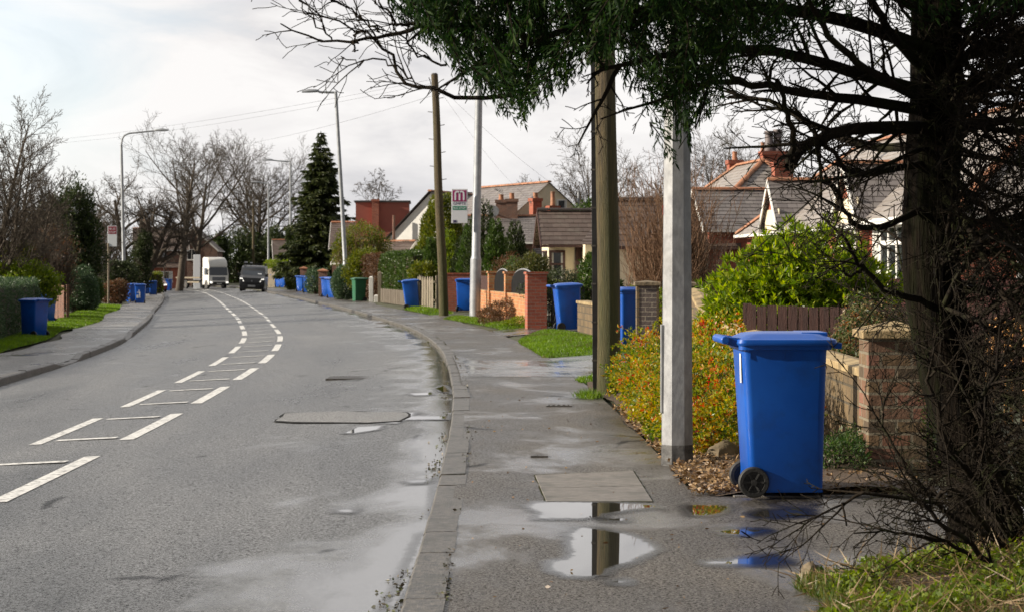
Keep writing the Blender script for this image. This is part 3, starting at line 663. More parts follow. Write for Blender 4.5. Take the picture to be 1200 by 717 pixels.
bins = [  # px, D, yaw, tilt about y, label
    (734, 39.0, -150, 0, 'blue wheelie bin half hidden by the nearer wooden pole, beside the dark brick gate pier'),
    (667, 49.7, 8, -.05, 'leaning blue wheelie bin on the lawn verge in front of the black metal gate'),
    (546, 71.4, 82, 0, 'blue wheelie bin against the brick wall, half behind the bus stop lamp column'),
    (483.5, 79.5, 4, -.09, 'leaning blue wheelie bin by the pointed grey fence boards, left of the thin wooden pole'),
    (392, 114, 50, -.05, 'right hand blue bin of the pair at the round clipped bush'),
    (384.5, 118, 62, 0, 'left hand blue bin of the pair at the round clipped bush'),
    (362, 141, 40, 0, 'lone large blue bin in front of the gateway below the dark spruce'),
    (353.5, 150, 60, 0, 'blue bin mostly hidden behind the lone large bin below the spruce'),
    (332.8, 180, 60, 0, 'rightmost of three distant blue bins by the far lamp column'),
    (328, 184, 50, 0, 'middle one of three distant blue bins by the far lamp column'),
    (323, 188, 50, 0, 'leftmost of three distant blue bins right of the dark van'),
    (40, 60, 150, 0, 'blue wheelie bin against the end of the trimmed hedge on the left verge'),
    (52.5, 75, 160, 0, 'blue wheelie bin just behind the hedge end bin, next to the reddish garden wall'),
    (164.5, 121, 95, 0, 'blue wheelie bin with a white tidy man mark beside the left pavement'),
    (154.5, 126, 130, 0, 'blue wheelie bin behind the one with the white mark'),
    (171, 172, 110, 0, 'far blue bin by the lamp post, before the small parked car'),
    (179.5, 165, 100, 0, 'far blue bin in front of the small parked car on the left'),
    (191, 203, 100, 0, 'left one of two tiny blue bins under the tall bare tree'),
    (197.5, 200, 80, 0, 'right one of two tiny blue bins under the tall bare tree')]
proto = None
for i, (px, D, yaw, ty, lab) in enumerate(bins):
    o = bf if i == 0 else copy_tree(bf)
    put(o, wx(px, D), D, math.radians(yaw), lab, ty=ty)
    if i == 13: marked = o
mb = MB()                                                            # the pictogram: a figure dropping litter, on the side facing the road
mb.disc((-.318, .05, .70), (1, 0, 0), .035, .006, 12); mb.box(-.322, -.312, -.02, .05, .46, .64); mb.box(-.322, -.312, .05, .16, .58, .62)
mb.box(-.322, -.312, -.02, .01, .30, .46); mb.box(-.322, -.312, .03, .06, .30, .46); mb.box(-.322, -.312, .09, .19, .30, .46)
mb.build('tidy_man_mark', M['white'], marked)
gb = make_bin('green wheelie bin standing beside a white post in front of the hedge', M['green'], far=True)
put(gb, wx(420.5, 100), 100, math.radians(200))

# ================================================================= poles, lamp columns, bus stops
def octo(r, n=8, a0=0): return [(r * math.cos(a0 + 2 * PI * i / n), r * math.sin(a0 + 2 * PI * i / n)) for i in range(n)]
def lamp_head(mb, p, d, L_=.75):
    d = Vector(d).normalized(); s = Vector((-d.y, d.x, 0)); u = Vector((0, 0, 1)); p = Vector(p)
    sec = lambda t, w_, h, dz: [p + d * t + s * (w_ * a) + u * (h * b_ + dz) for a, b_ in ((-1, 0), (-.6, 1), (.6, 1), (1, 0), (.6, -.55), (-.6, -.55))]
    mb.loft([sec(0, .05, .05, 0), sec(.12, .11, .09, .01), sec(L_ * .6, .13, .11, .02), sec(L_, .06, .05, .01)])
# near octagonal column
x, y = wx(793.5, 16.9), 16.9
t = thing('lamp_column', 'thick octagonal galvanised lamp column beside the orange berberis', 'lamp post', (x, y, 0), math.radians(-3))
a0 = math.radians(25)
mb = MB(); mb.loft([[(*p, -.05) for p in octo(.128, 8, a0)], [(*p, .16) for p in octo(.1265, 8, a0)]]); mb.build('base', M['galvb'], t)
mb = MB(); mb.loft([[(*p, z) for p in octo(r_, 8, a0)] for z, r_ in ((.16, .1255), (3.5, .098), (7.6, .062))]); mb.build('shaft', M['galv'], t)
mb = MB(); mb.box(-.014, .012, -.055, .055, .40, 1.07, Matrix.Rotation(a0 + 3.5 * PI / 4, 4, 'Z') @ Matrix.Translation((.113, 0, 0)))
mb.build('access_door', M['galv'], t, bevel=.004)
mb = MB(); ang = a0 + 3.5 * PI / 4
mt = Matrix.Rotation(ang, 4, 'Z') @ Matrix.Translation((.1085, 0, 1.94)); k = 20
for j in range(k):
    a, b2 = 2 * PI * j / k, 2 * PI * (j + 1) / k
    mb.face([tuple(mt @ Vector((0, r_ * math.cos(q), r_ * math.sin(q)))) for r_, q in ((.036, a), (.036, b2), (.028, b2), (.028, a))])
M['redink'] = nmat('red_ink', (.5, .03, .03), rough=.5, bump=0); mb.build('round_sticker', M['redink'], t)
mb = MB(); mb.tube([(0, 0, 7.55), (-.1, 0, 7.8), (-.5, 0, 7.95), (-1.1, 0, 8.0)], .035, 8); mb.build('arm', M['galv'], t, smooth=40)
mb = MB(); lamp_head(mb, (-1.05, 0, 8.0), (-1, 0, 0)); mb.build('lantern', M['lampgrey'], t, smooth=30)
# wooden telegraph poles
def wood_pole(px, D, h, r, label, lean=0, pegs=False, cable=False):
    x = wx(px, D); t = thing('telegraph_pole', label, 'telegraph pole', (x, D, zgx(x, D)))
    t.rotation_euler = (0, lean, 0)
    zs = [-.1] + [h * i / 14 for i in range(1, 15)]
    mb = MB(); mb.loft([[(r * (1 - .3 * max(0, z) / h) * (1 + .03 * math.sin(3 * a + z) + .02 * math.sin(7 * a)) * math.cos(a) + .012 * math.sin(z * 1.3), r * (1 - .3 * max(0, z) / h) * math.sin(a), z) for a in [2 * PI * j / 20 for j in range(20)]] for z in zs])
    mb.build('shaft', M['wood_pole'], t, smooth=50)
    if pegs:
        mb = MB()
        for i in range(9):
            z = h * .45 + i * .42; s = -1 if i % 2 else 1
            mb.bar((s * r * .7, 0, z), (s * (r * .7 + .15), 0, z + .02), .02, .02)
        mb.build('step', M['iron'], t)
    if cable:
        mb = MB(); mb.box(-r - .028, -r + .03, -.055, -.005, 0, h * .75, Matrix.Shear('XY', 4, (0, 0)) if False else None); mb.build('cable_cover', M['black'], t)
        mb = MB()
        for i in range(14): mb.box(-r - .036, -r + .02, -.06, .0, .4 + i * .45, .42 + i * .45)
        mb.build('cable_clip', M['iron'], t)
    mb = MB(); mb.loft([[(*p, h) for p in octo(r * .75, 12)], [(*p, h + .05) for p in octo(r * .5, 12)]]); mb.build('cap', M['iron'], t)
    return t
wood_pole(712, 26.3, 8.5, .148, 'stout mossy wooden telegraph pole with a black cable cover, between the lawn and the berberis', math.radians(-.35), cable=True)
wood_pole(520, 68.7, 7.45, .15, 'thin leaning wooden telegraph pole with step pegs beside the brick wall', math.radians(-2.2), pegs=True)
# lamp columns
def lamp(px, D, h, arm, label, rz, r=.085, style='straight', base=None, lean=0):
    x = wx(px, D); t = thing('lamp_column', label, 'lamp post', (x, D, zgx(x, D)), rz)
    t.rotation_euler = (0, lean, rz)
    mb = MB(); mb.tube([(0, 0, -.1), (0, 0, 1.7)], r * 1.25, 12); mb.build('base', M['lampgrey'], t, smooth=40)
    mb = MB(); mb.tube([(0, 0, 1.7), (0, 0, 1.78), (0, 0, h * .5), (0, 0, h - (.7 if style == 'curved' else 0))], [r * 1.2, r, r * .9, r * .7], 12); mb.build('shaft', M['lampgrey'], t, smooth=40)
    mb = MB()
    if style == 'curved': pts = [(0, 0, h - .7), (.05, 0, h - .35), (.2, 0, h - .12), (.5, 0, h), (arm - .7, 0, h + .12)]
    else: pts = [(-.05, 0, h - .05), (arm * .5, 0, h + .02), (arm - .7, 0, h + .06)]
    mb.tube(pts, r * .5, 8); mb.build('arm', M['lampgrey'], t, smooth=40)
    mb = MB(); lamp_head(mb, (pts[-1][0] - .05, 0, pts[-1][2]), (1, 0, 0), .85); mb.build('lantern', M['lampgrey'], t, smooth=30)
    return t
bus = lamp(556.5, 63.5, 10, 1.6, 'tall grey lamp column carrying the bus stop flag beside the orange brick wall', PI, .125, lean=math.radians(-1.0) * 1)
lamp(407, 108, 10.1, 1.55, 'lamp column with a straight arm over the road, behind the round clipped bush', PI, .11, lean=math.radians(3.2) * 1)
lamp(340.5, 173, 9.9, 2.1, 'white lamp column against the left edge of the dark spruce', PI, .10)
lamp(314.5, 216, 9.9, 1.6, 'far lamp column right of the dark van', PI, .10)
lamp(146, 133, 10.0, 2.75, 'grey lamp column with a swan neck arm on the left pavement', 0, .11, style='curved', lean=math.radians(-1.2))
wood_pole(297, 232, 8.6, .16, 'brown wooden pole rising behind the dark van')
M['sign_white'] = nmat('sign_white', (.66, .69, .74), rough=.4, bump=0)
M['magenta'] = nmat('sign_magenta', (.30, .025, .13), rough=.4, bump=0)
M['signgreen'] = nmat('sign_green', (.02, .22, .13), rough=.4, bump=0)
M['signmaroon'] = nmat('sign_maroon', (.24, .02, .04), rough=.4, bump=0)
M['signdark'] = nmat('sign_ink', (.06, .05, .12), rough=.4, bump=0)
def text(s, size, loc, mat, parent, name='lettering', width=None):
    c = bpy.data.curves.new(name, 'FONT'); c.body = s; c.size = size; c.align_x = 'CENTER'; c.extrude = .002
    o = bpy.data.objects.new(name, c); COL.objects.link(o)
    me = bpy.data.meshes.new_from_object(o.evaluated_get(bpy.context.evaluated_depsgraph_get()))
    bpy.data.objects.remove(o); me.materials.append(mat)
    o = bpy.data.objects.new(name, me); COL.objects.link(o); o.parent = parent
    xs = [v.co.x for v in me.vertices]; w0 = max(xs) - min(xs)
    o.scale = ((width / w0) if width else 1, 1, 1)
    o.location = loc; o.rotation_euler = (PI / 2, 0, 0); return o
def emblem(mb, cx, z0, w_, h, y):
    """three legs joined by two round arches: the operator's M"""
    lw = w_ * .17
    for i in (-1, 0, 1): mb.box(cx + i * (w_ - lw) / 2 - lw / 2, cx + i * (w_ - lw) / 2 + lw / 2, y - .004, y, z0, z0 + h * .72)
    R2 = (w_ - lw) / 4
    for s in (-1, 1):
        c = cx + s * R2; k = 10
        for j in range(k):
            a, b2 = PI * j / k, PI * (j + 1) / k
            pts = [(c + q * math.cos(e), z0 + h * .72 + q * math.sin(e) * .9) for q, e in ((R2 + lw / 2, a), (R2 + lw / 2, b2), (R2 - lw / 2, b2), (R2 - lw / 2, a))]
            mb.prism([(p[0], y - .004, p[1]) for p in pts], (0, .0035, 0))
# flag on the right hand lamp column
D = 63.3; s = F / D
t = thing('bus_stop_flag', 'white bus stop flag with a magenta M emblem, mounted on the tall lamp column', 'bus stop sign', (wx(538.5, D), D, wz(262, D)))
fw, fh = .46, .98
mb = MB(); mb.box(-fw / 2, fw / 2, -.02, .02, 0, fh); mb.build('plate', M['sign_white'], t, bevel=.006)
mb = MB(); mb.box(-fw / 2 + .035, fw / 2 - .035, -.026, -.021, fh - .36, fh - .04); pl = mb.build('emblem_panel', M['magenta'], t)
mb = MB(); emblem(mb, 0, fh - .325, .29, .27, -.0265); mb.build('emblem', M['sign_white'], t)
text('GMPTE', .11, (0, -.021, fh - .455), M['signdark'], t, width=.36)
mb = MB(); mb.box(-fw / 2 + .035, fw / 2 - .035, -.025, -.021, fh - .60, fh - .49); mb.build('green_band', M['signgreen'], t)
text('BUS STOP', .09, (0, -.0255, fh - .575), M['sign_white'], t, width=.34)
mb = MB(); mb.box(-fw / 2 + .05, -fw / 2 + .15, -.025, -.021, .02, .09); mb.build('bus_mark', M['signdark'], t)
for z in (.12, .86): MB().box(fw / 2, fw / 2 + .14, -.015, .015, z, z + .03).build('bracket', M['galv'], t)
# left hand bus stop
D = 114; x = wx(127, D)
t = thing('bus_stop_post', 'bus stop post with a maroon and white flag by the bushes on the left pavement', 'bus stop', (x, D, zgx(x, D)))
h = wz(265, D) - zgx(x, D)
mb = MB(); mb.tube([(0, 0, -.1), (0, 0, h - .9)], .05, 10); mb.build('post', M['wood_grey'], t, smooth=40)
mb = MB(); mb.tube([(-.02, .03, h - 1.0), (-.02, .03, h)], .025, 8); mb.build('rail', M['galv'], t)
mb = MB(); mb.box(-.02, .44, -.02, .02, h - 1.06, h); mb.build('plate', M['sign_white'], t, bevel=.006)
mb = MB(); mb.box(.0, .42, -.026, -.021, h - .42, h - .03); mb.build('maroon_band', M['signmaroon'], t)
text('BUS', .14, (.21, -.0265, h - .2), M['sign_white'], t, width=.3); text('STOP', .14, (.21, -.0265, h - .37), M['sign_white'], t, width=.34)
# overhead wires
def wire(a, b2, sag, label, r=.012):
    a = Vector(a); b2 = Vector(b2); c = (a + b2) / 2
    pts = [a + (b2 - a) * (i / 24) - Vector((0, 0, sag * 4 * (i / 24) * (1 - i / 24))) - c for i in range(25)]
    mb = MB(); mb.tube(pts, r, 4); o = mb.build('telephone_wire', M['black'], None, loc=c)
    tag(o, label, 'wire', 'telephone wires overhead')
tp = (wx(509, 68.7), 68.7, wz(93, 68.7))
wire(tp, P(20, 168, 110), .25, 'highest thin wire running left from the top of the thin wooden pole across the sky', .0035)
wire((tp[0], tp[1], tp[2] - .12), P(40, 170, 122), .3, 'second thin wire just below the highest one over the road', .0035)
wire((tp[0], tp[1], tp[2] - .5), P(200, 176, 160), .5, 'lowest thin wire crossing the sky above the round bare tree', .004)
wire((tp[0], tp[1], tp[2] - .1), P(622, 236, 108), .3, 'thin wire dropping right from the thin wooden pole to the paired chimneys', .0035)
wire((tp[0], tp[1], tp[2] - .05), P(700, 250, 80), .3, 'thin wire dropping right from the thin wooden pole to the cream bungalow', .004)

# ================================================================= walls, piers, fences
def rot_thing(name, label, cat, x, y, rz, group=None, z=None): return thing(name, label, cat, (x, y, zgx(x, y) if z is None else z), rz, group)
def pier_parts(t, w_, d_, h, brick, cap, capw, hip=.08, z0=-.1):
    mb = MB(); mb.box(-w_ / 2, w_ / 2, -d_ / 2, d_ / 2, z0, h); mb.build('shaft', brick, t, bevel=.006)
    if cap is None: return
    a, b2 = w_ / 2 + capw, d_ / 2 + capw
    mb = MB(); mb.loft([[(-a, -b2, h), (a, -b2, h), (a, b2, h), (-a, b2, h)], [(-a, -b2, h + .06), (a, -b2, h + .06), (a, b2, h + .06), (-a, b2, h + .06)], [(-.02, -.02, h + .06 + hip), (.02, -.02, h + .06 + hip), (.02, .02, h + .06 + hip), (-.02, .02, h + .06 + hip)]])
    mb.build('capstone', cap, t, bevel=.008)
t = thing('gate_pier', 'brown brick gate pier with a pale pyramid capstone beside the large blue bin', 'pier', (wx(1046, 16.4), 16.4, 0))
pier_parts(t, .43, .43, .985, M['brick_brown'], M['stone'], .045, .065)
# low block wall with coping running back from it, sweeping up to the far pier
t = thing('garden_wall', 'low sandy block wall with a stone coping behind the large blue bin', 'wall', (2.74, 16.62, 0))
wa = Vector((0, 0)); wb = Vector((.22, 19.6))
def wtop(s): return .685 + .02 * s / 19 + .38 * sst(14.0, 19.3, s) ** 1.3
mb = MB(); rings = []; cop = MB()
ks = 40
for i in range(ks + 1):
    s_ = 19.6 * i / ks; x = .22 * i / ks; zt = wtop(s_); g = zgx(2.74 + x, 16.62 + s_)
    rings.append([(x - .1, s_, g - .15), (x + .1, s_, g - .15), (x + .1, s_, zt), (x - .1, s_, zt)])
mb.loft([list(reversed(r_)) for r_ in rings]); mb.build('wall', M['block'], t)
n_c = 32
for i in range(n_c):
    a, b2 = 19.6 * i / n_c + .004, 19.6 * (i + 1) / n_c - .004
    rr_ = []
    for s_ in (a, b2):
        x = .22 * s_ / 19.6; z = wtop(s_) + .002
        rr_.append([(x + .14, s_, z), (x + .14, s_, z + .06), (x, s_, z + .085), (x - .14, s_, z + .06), (x - .14, s_, z)])
    cop.loft([list(reversed(q)) for q in rr_])
cop.build('coping', M['stone'], t, bevel=.006)
# dark brick gate piers further on
for px, D, lab in ((758.5, 37.2, 'dark brick gate pier with pale edges, just right of the half hidden bin'), (805, 38.2, 'stone gate pier behind the octagonal column at the top of the sweeping wall')):
    x = wx(px, D); t = thing('gate_pier', lab, 'pier', (x, D, zgx(x, D)))
    near = px < 800
    pier_parts(t, .36, .36, 1.10 if near else 1.08, M['brick_dark'] if near else M['block'], M['rock'], .04, .03)
    if near:
        for sx in (-1, 1):
            mb = MB(); mb.box(sx * .165 - .02, sx * .165 + .02, -.186, .186, -.1, 1.098); mb.build('sunlit_quoin', M['block'], t)  # pale edge strips: sunlight on the pier's edges put into the colour
# pale block wall between the piers and the gate (behind the wooden pole)
t = thing('garden_wall', 'low pale block wall beside the lawn verge, left of the mossy wooden pole', 'wall', (1.55, 49.2, zgx(1.55, 49.2)))
mb = MB(); L_ = 10.2; m_ = Matrix.Rotation(math.radians(-86), 4, 'Z'); mb.box(0, L_, -.1, .1, -.1, .62, m_); mb.build('wall', M['block'], t)
mb = MB(); mb.box(0, L_, -.13, .13, .622, .68, m_); mb.build('coping', M['stone'], t)
# orange brick wall with piers and arched metal panels
M['panel'] = nmat('dull_dark_panel', (.008, .008, .009), (.016, .016, .016), 4, .9, .1, spec=.1)
def pl(px, D): return Vector((wx(px, D), D, 0))
pA, pB = pl(628, 52.4), pl(562, 67.0)
d = (pB - pA); Lw = d.length; rz = math.atan2(d.y, d.x)
t = thing('brick_wall', 'orange brick garden wall with piers and arched dark panels along the verge', 'wall', (pA.x, pA.y, zgx(pA.x, pA.y)), rz)
mb = MB(); mb.box(.2, Lw, -.11, .11, -.25, .70); mb.build('wall', M['brick_orange'], t)
mb = MB(); mb.box(.2, Lw, -.125, .125, .702, .77); mb.build('coping', M['brick_orange'], t)
pts_ = [0.0, Lw * .38, Lw * .69, Lw]
for i, s_ in enumerate(pts_):
    w_ = .34 if i else .52
    mb = MB(); mb.box(s_ - w_ / 2, s_ + w_ / 2, -.17 - .06 * (i in (0,)), .17 + .06 * (i in (0,)), -.25, 1.26); mb.box(s_ - w_ / 2 - .03, s_ + w_ / 2 + .03, -.2 - .06 * (i == 0), .2 + .06 * (i == 0), 1.262, 1.32)
    mb.build('pier', M['brick_red'] if i == 0 else M['brick_orange'], t)
for i in range(2):
    a, b2 = pts_[i] + .22, pts_[i + 1] - .22; c = (a + b2) / 2; w2 = (b2 - a) / 2
    mb = MB(); arch = [(a, 0, .775)] + [(c - w2 * math.cos(PI * j / 12), 0, 1.0 + .36 * math.sin(PI * j / 12)) for j in range(13)] + [(b2, 0, .775)]
    mb.prism(arch, (0, .02, 0)); mb.build('arched_panel', M['panel'], t)
    mb = MB(); mb.tube([(p[0], -.01, p[2] + .02) for p in arch[1:-1]], .02, 6); mb.build('arch_rail', M['galv'], t)
for i in (2,):
    a, b2 = pts_[i] + .18, pts_[i + 1] - .2
    mb = MB()
    for k in range(int((b2 - a) / .15)): mb.box(a + k * .15, a + k * .15 + .13, -.015, .015, .775, 1.18)
    mb.build('fence_panel', M['wood_brown'], t)
# black metal gate right of the wall end, and the brick face there
t = thing('metal_gate', 'black metal garden gate between the brick wall and the leaning blue bin', 'gate', (wx(636, 52.6), 52.6, zgx(wx(636, 52.6), 52.6)), math.radians(4))
mb = MB(); Wg = .95
mb.box(.0, .05, -.03, .03, 0, 1.15); mb.box(Wg, Wg + .05, -.03, .03, 0, 1.1)
for z in (.12, .5, .95): mb.box(.05, Wg, -.015, .015, z, z + .03)
mb.build('gate_frame', M['black'], t)
mb = MB()
for k in range(8): mb.box(.13 + k * .1, .145 + k * .1, -.01, .01, .15, .95)
mb.build('bars', M['black'], t)
# red brick wall stub behind the thin pole
pC = pl(527, 73.2)
t = thing('brick_wall', 'dull red brick wall end right beside the thin leaning pole', 'wall', (pC.x - .25, pC.y, 0), math.radians(2))
mb = MB(); mb.box(0, 1.42, -.11, .11, -.2, 1.28); mb.build('wall', M['brick_red'], t)
mb = MB(); mb.box(-.02, 1.44, -.13, .13, 1.282, 1.33); mb.build('coping', M['brick_red'], t)
# pointed pale boards and low fence by the leaning bin
def board_fence(name, label, pts, h, mat, bw=.12, gap=.02, pointed=False, top=None, posts=True, th=.02, cat='fence', z0=.03):
    o = Vector((*pts[0], 0)); t = thing(name, label, cat, (o.x, o.y, zgx(o.x, o.y)))
    mb = MB(); rg = random.Random(len(label))
    for a, b2 in zip(pts, pts[1:]):
        a = Vector((*a, 0)); b2 = Vector((*b2, 0)); dd = b2 - a; ln = dd.length; ang = math.atan2(dd.y, dd.x)
        m_ = Matrix.Translation(a - o) @ Matrix.Rotation(ang, 4, 'Z'); k = max(1, int(ln / (bw + gap)))
        for i in range(k):
            x0 = i * ln / k; hh = h + rg.uniform(-.012, .012); jy = rg.uniform(-.005, .005)
            if pointed: mb.prism([tuple(m_ @ Vector(p)) for p in ((x0, jy, z0), (x0 + bw, jy, z0), (x0 + bw, jy, hh - bw * .5), (x0 + bw * .75, jy, hh - bw * .12), (x0 + bw / 2, jy, hh), (x0 + bw * .25, jy, hh - bw * .12), (x0, jy, hh - bw * .5))], m_.to_3x3() @ Vector((0, th, 0)))
            else: mb.box(x0, x0 + bw, jy, jy + th, z0, hh, m_)
        for z in (h * .25, h * .8): MB().box(0, ln, th + .008, th + .06, z, z + .08, m_).build('rail', mat, t)
        if posts:
            kp = max(1, int(ln / 1.8))
            for i in range(kp + 1): MB().box(i * ln / kp - .05, i * ln / kp + .05, th + .062, th + .162, -.1, h + .03, m_).build('post', mat, t)
    mb.build('panel', mat, t)
    return t
board_fence('board_fence', 'dark brown board fence behind the low block wall and the weeping shrub', [(wx(875, 26), 26.0), (7.5, 25.2)], 1.05, M['wood_brown'], .11, .008)
board_fence('panel_fence', 'red brown panel fence standing behind the dark board fence', [(wx(950, 33), 33.6), (10.5, 32.4)], 1.24, M['wood_red'], .3, .004)
board_fence('picket_gate', 'tall pale pointed timber boards right of the leaning blue bin by the thin pole', [(wx(489, 80), 80.0), (wx(508, 77), 77.0)], 1.15, M['wood_grey'], .34, .06, pointed=True, cat='gate')
board_fence('low_fence', 'low grey board fence below the trimmed hedge, left of the leaning blue bin', [(wx(446, 93), 93), (wx(476, 84), 84)], .6, M['wood_dull'], .3, .05, posts=False)
board_fence('timber_fence', 'weathered grey fence in the gap left of the far brick gate pillar', [(wx(312, 190), 190), (wx(322, 186), 186)], 1.6, M['wood_grey'], .3, .1, posts=False)
for px, D, h_, nm, lab, mt_, r_ in ((435, 97, 1.05, 'white_post', 'short white post standing right of the green wheelie bin', M['white'], .09), (445, 95, 1.25, 'timber_post', 'grey timber gate post between the white post and the low fence', M['wood_grey'], .08), (441, 96, .25, 'white_post', 'small white stump at the foot of the hedge beside the white post', M['white'], .1)):
    t = thing(nm, lab, 'post', (wx(px, D), D, zgx(wx(px, D), D)))
    mb = MB(); mb.loft([[(-r_, -r_, -.1), (r_, -r_, -.1), (r_, r_, -.1), (-r_, r_, -.1)], [(-r_, -r_, h_), (r_, -r_, h_), (r_, r_, h_), (-r_, r_, h_)], [(-r_ * .4, -r_ * .4, h_ + .05), (r_ * .4, -r_ * .4, h_ + .05), (r_ * .4, r_ * .4, h_ + .05), (-r_ * .4, r_ * .4, h_ + .05)]]); mb.build('shaft', mt_, t, bevel=.01)
for px, D, h_, lab in ((378.5, 122, 1.35, 'far red brick gate pillar with a ball top behind the pair of blue bins'), (356, 152, 1.5, 'far red brick gate pillar left of the lone large blue bin')):
    t = thing('gate_pier', lab, 'pier', (wx(px, D), D, zgx(wx(px, D), D))); pier_parts(t, .45, .45, h_, M['brick_purple'], M['ridge'], .06, .1)
# left side
board_fence('panel_fence', 'reddish slatted garden fence behind the two blue bins at the left hedge', [(wx(56, 84), 84), (wx(75, 80), 80)], 1.25, M['brick_purple'], .2, .03)
# stones
def stone(px, py, w_, h_, label, seed, mat=None):
    x, y, z = gpt(px, py); rg = random.Random(seed); mb = MB(); n = 10; rings = []
    jit = [rg.uniform(.8, 1.15) for _ in range(n)]
    for k in range(6):
        a = -.3 + (PI / 2 + .3) * k / 5
        rings.append([(w_ / 2 * math.cos(a) * jit[j] * (1 + rg.uniform(-.06, .06)) * math.cos(2 * PI * j / n), w_ * .4 * math.cos(a) * jit[j] * math.sin(2 * PI * j / n), h_ * math.sin(a) * (1 + .15 * math.cos(2 * PI * j / n + seed))) for j in range(n)])
    mb.loft(rings); o = mb.build('stone', mat or M['rock'], None, smooth=40, loc=(x, y, z)); tag(o, label, 'stone', 'stones edging the planting')
stone(848, 538, .34, .14, 'flat mossy stone in the bed between the octagonal column and the large bin', 1)
stone(1000, 541, .16, .10, 'angular stone at the foot of the block wall behind the large bin', 2)
stone(953, 676, .16, .07, 'rounded brown stone at the left tip of the rough grass bank', 3)
stone(1002, 706, .12, .06, 'pale stone among the grass at the bottom edge of the bank', 4, M['stone'])
stone(968, 682, .10, .035, 'small flat stone just right of the rounded one on the bank', 5)
# concrete edging slabs under the bin
mb = MB()
for i, (a, b2) in enumerate(((1.45, 2.02), (2.03, 2.55), (2.56, 3.1))):
    mb.box(a, b2, 14.5, 15.1, -.05, .014 + .002 * i)
tag(mb.build('slab_path', M['slab'], bevel=.005), kind='structure')
# wooden hoops in the garden at the right
for i, (px, lab) in enumerate(((1171, 'varnished wooden hoop stool frame in the garden, left one of two behind the tree'), (1193, 'varnished wooden hoop stool frame in the garden, right one of two behind the tree'))):
    D = 21; t = thing('hoop_frame', lab, 'garden frame', (wx(px, D), D, 0), 0, 'wooden hoop frames in the garden')
    for yy in (-.12, .12):
        mb = MB(); mb.tube([(-.09, yy, 0), (-.085, yy, .85), (-.05, yy, .97), (0, yy, 1.02), (.05, yy, .97), (.085, yy, .85), (.09, yy, 0)], .017, 8); mb.build('hoop', M['wood_orange'], t, smooth=50)
    for z in (.35, .8):
        for xx in (-.085, .085): MB().tube([(xx, -.12, z), (xx, .12, z)], .012, 6).build('strut', M['wood_orange'], t)
# ================================================================= vehicles
M['vanpaint'] = nmat('dark_grey_car_paint', (.010, .0105, .012), (.014, .0145, .016), 2, .35, 0, coat=.25)
M['lorrypaint'] = nmat('white_lorry_paint', (.72, .71, .68), (.78, .77, .74), 2, .4, 0, coat=.3)
M['maroon'] = nmat('maroon_car_paint', (.18, .012, .015), (.2, .015, .02), 2, .3, 0, coat=.7)
M['silver'] = nmat('silver_blue_paint', (.30, .36, .44), (.34, .40, .48), 2, .3, 0, metal=.5, coat=.6)
m, nt, b = new_mat('headlight_glass'); b.inputs['Base Color'].default_value = (.75, .76, .74, 1); b.inputs['Roughness'].default_value = .08; b.inputs['Emission Color'].default_value = (1, .95, .85, 1); b.inputs['Emission Strength'].default_value = .8
M['lamp_on'] = m
M['plate'] = nmat('number_plate', (.45, .46, .46), rough=.4, bump=0)
M['screen'] = nmat('windscreen_glass', (.045, .055, .07), rough=.06, bump=0, spec=.8)
def wheel(t, x, y, r, w_=.2, ax=(1, 0, 0)):
    k = 24; mb = MB(); prof = [(.3, .42), (.62, .46), (.66, .5), (.94, .5), (1, .38)]
    def ring(q, h): return [(x + h * w_, y + q * r * math.cos(2 * PI * j / k), r + q * r * math.sin(2 * PI * j / k)) for j in range(k)]
    mb.loft([ring(a, -h) for a, h in prof] + [ring(a, h) for a, h in reversed(prof)])
    o = mb.build('wheel', M['rubber'], t, smooth=35)
    mb = MB(); mb.disc((x, y, r), (1, 0, 0), r * .6, w_ * 1.0, 16); mb.build('rim', M['iron'], o)
def body_sections(prof, W, tum, n=1):
    """prof: list of (y, zbottom, zshoulder, ztop, half width factor); front at -y; closed body with tumblehome"""
    rings = []
    for y, z0, zs, zt, k in prof:
        hw = W / 2 * k; tw = hw - tum * max(0, (zt - zs))
        rings.append([(-hw * .94, y, z0), (-hw, y, z0 + .22), (-hw, y, zs), (-tw - .04, y, zt - .07), (-tw + .08, y, zt), (tw - .08, y, zt), (tw + .04, y, zt - .07), (hw, y, zs), (hw, y, z0 + .22), (hw * .94, y, z0)])
    return [list(reversed(r_)) for r_ in rings]
# dark van coming towards us
D = 162; x = wx(294.5, D)
t = thing('van', 'dark grey van with a roof rack and lit headlights driving towards us', 'van', (x, D, zroad(D, x - KX(D))), math.radians(3))
t.rotation_euler[1] = -math.atan(.0466) * -1
W = 1.84
mb = MB(); mb.loft(body_sections([(0, .30, .55, .62, .80), (.02, .26, .7, .86, .93), (.12, .22, .86, 1.02, .985), (.45, .2, 1.0, 1.12, 1), (.85, .2, 1.08, 1.22, 1), (1.25, .2, 1.1, 1.68, 1), (1.55, .2, 1.1, 1.86, 1), (2.0, .2, 1.1, 1.93, 1), (4.5, .2, 1.1, 1.93, 1), (4.75, .25, 1.1, 1.85, .98)], W, .14))
mb.build('body', M['vanpaint'], t, smooth=38)
mb = MB(); mb.face([(-.76, .80, 1.20), (.76, .80, 1.20), (.69, 1.36, 1.78), (-.69, 1.36, 1.78)]); ws = mb.build('windscreen', M['screen'], t)
mb = MB(); mb.box(.36, .64, 0, .01, 0, .09, Matrix.Translation((0, .87, 1.30)) @ Matrix.Rotation(-.76, 4, 'X')); mb.build('paper_notice', M['sign_white'], ws)
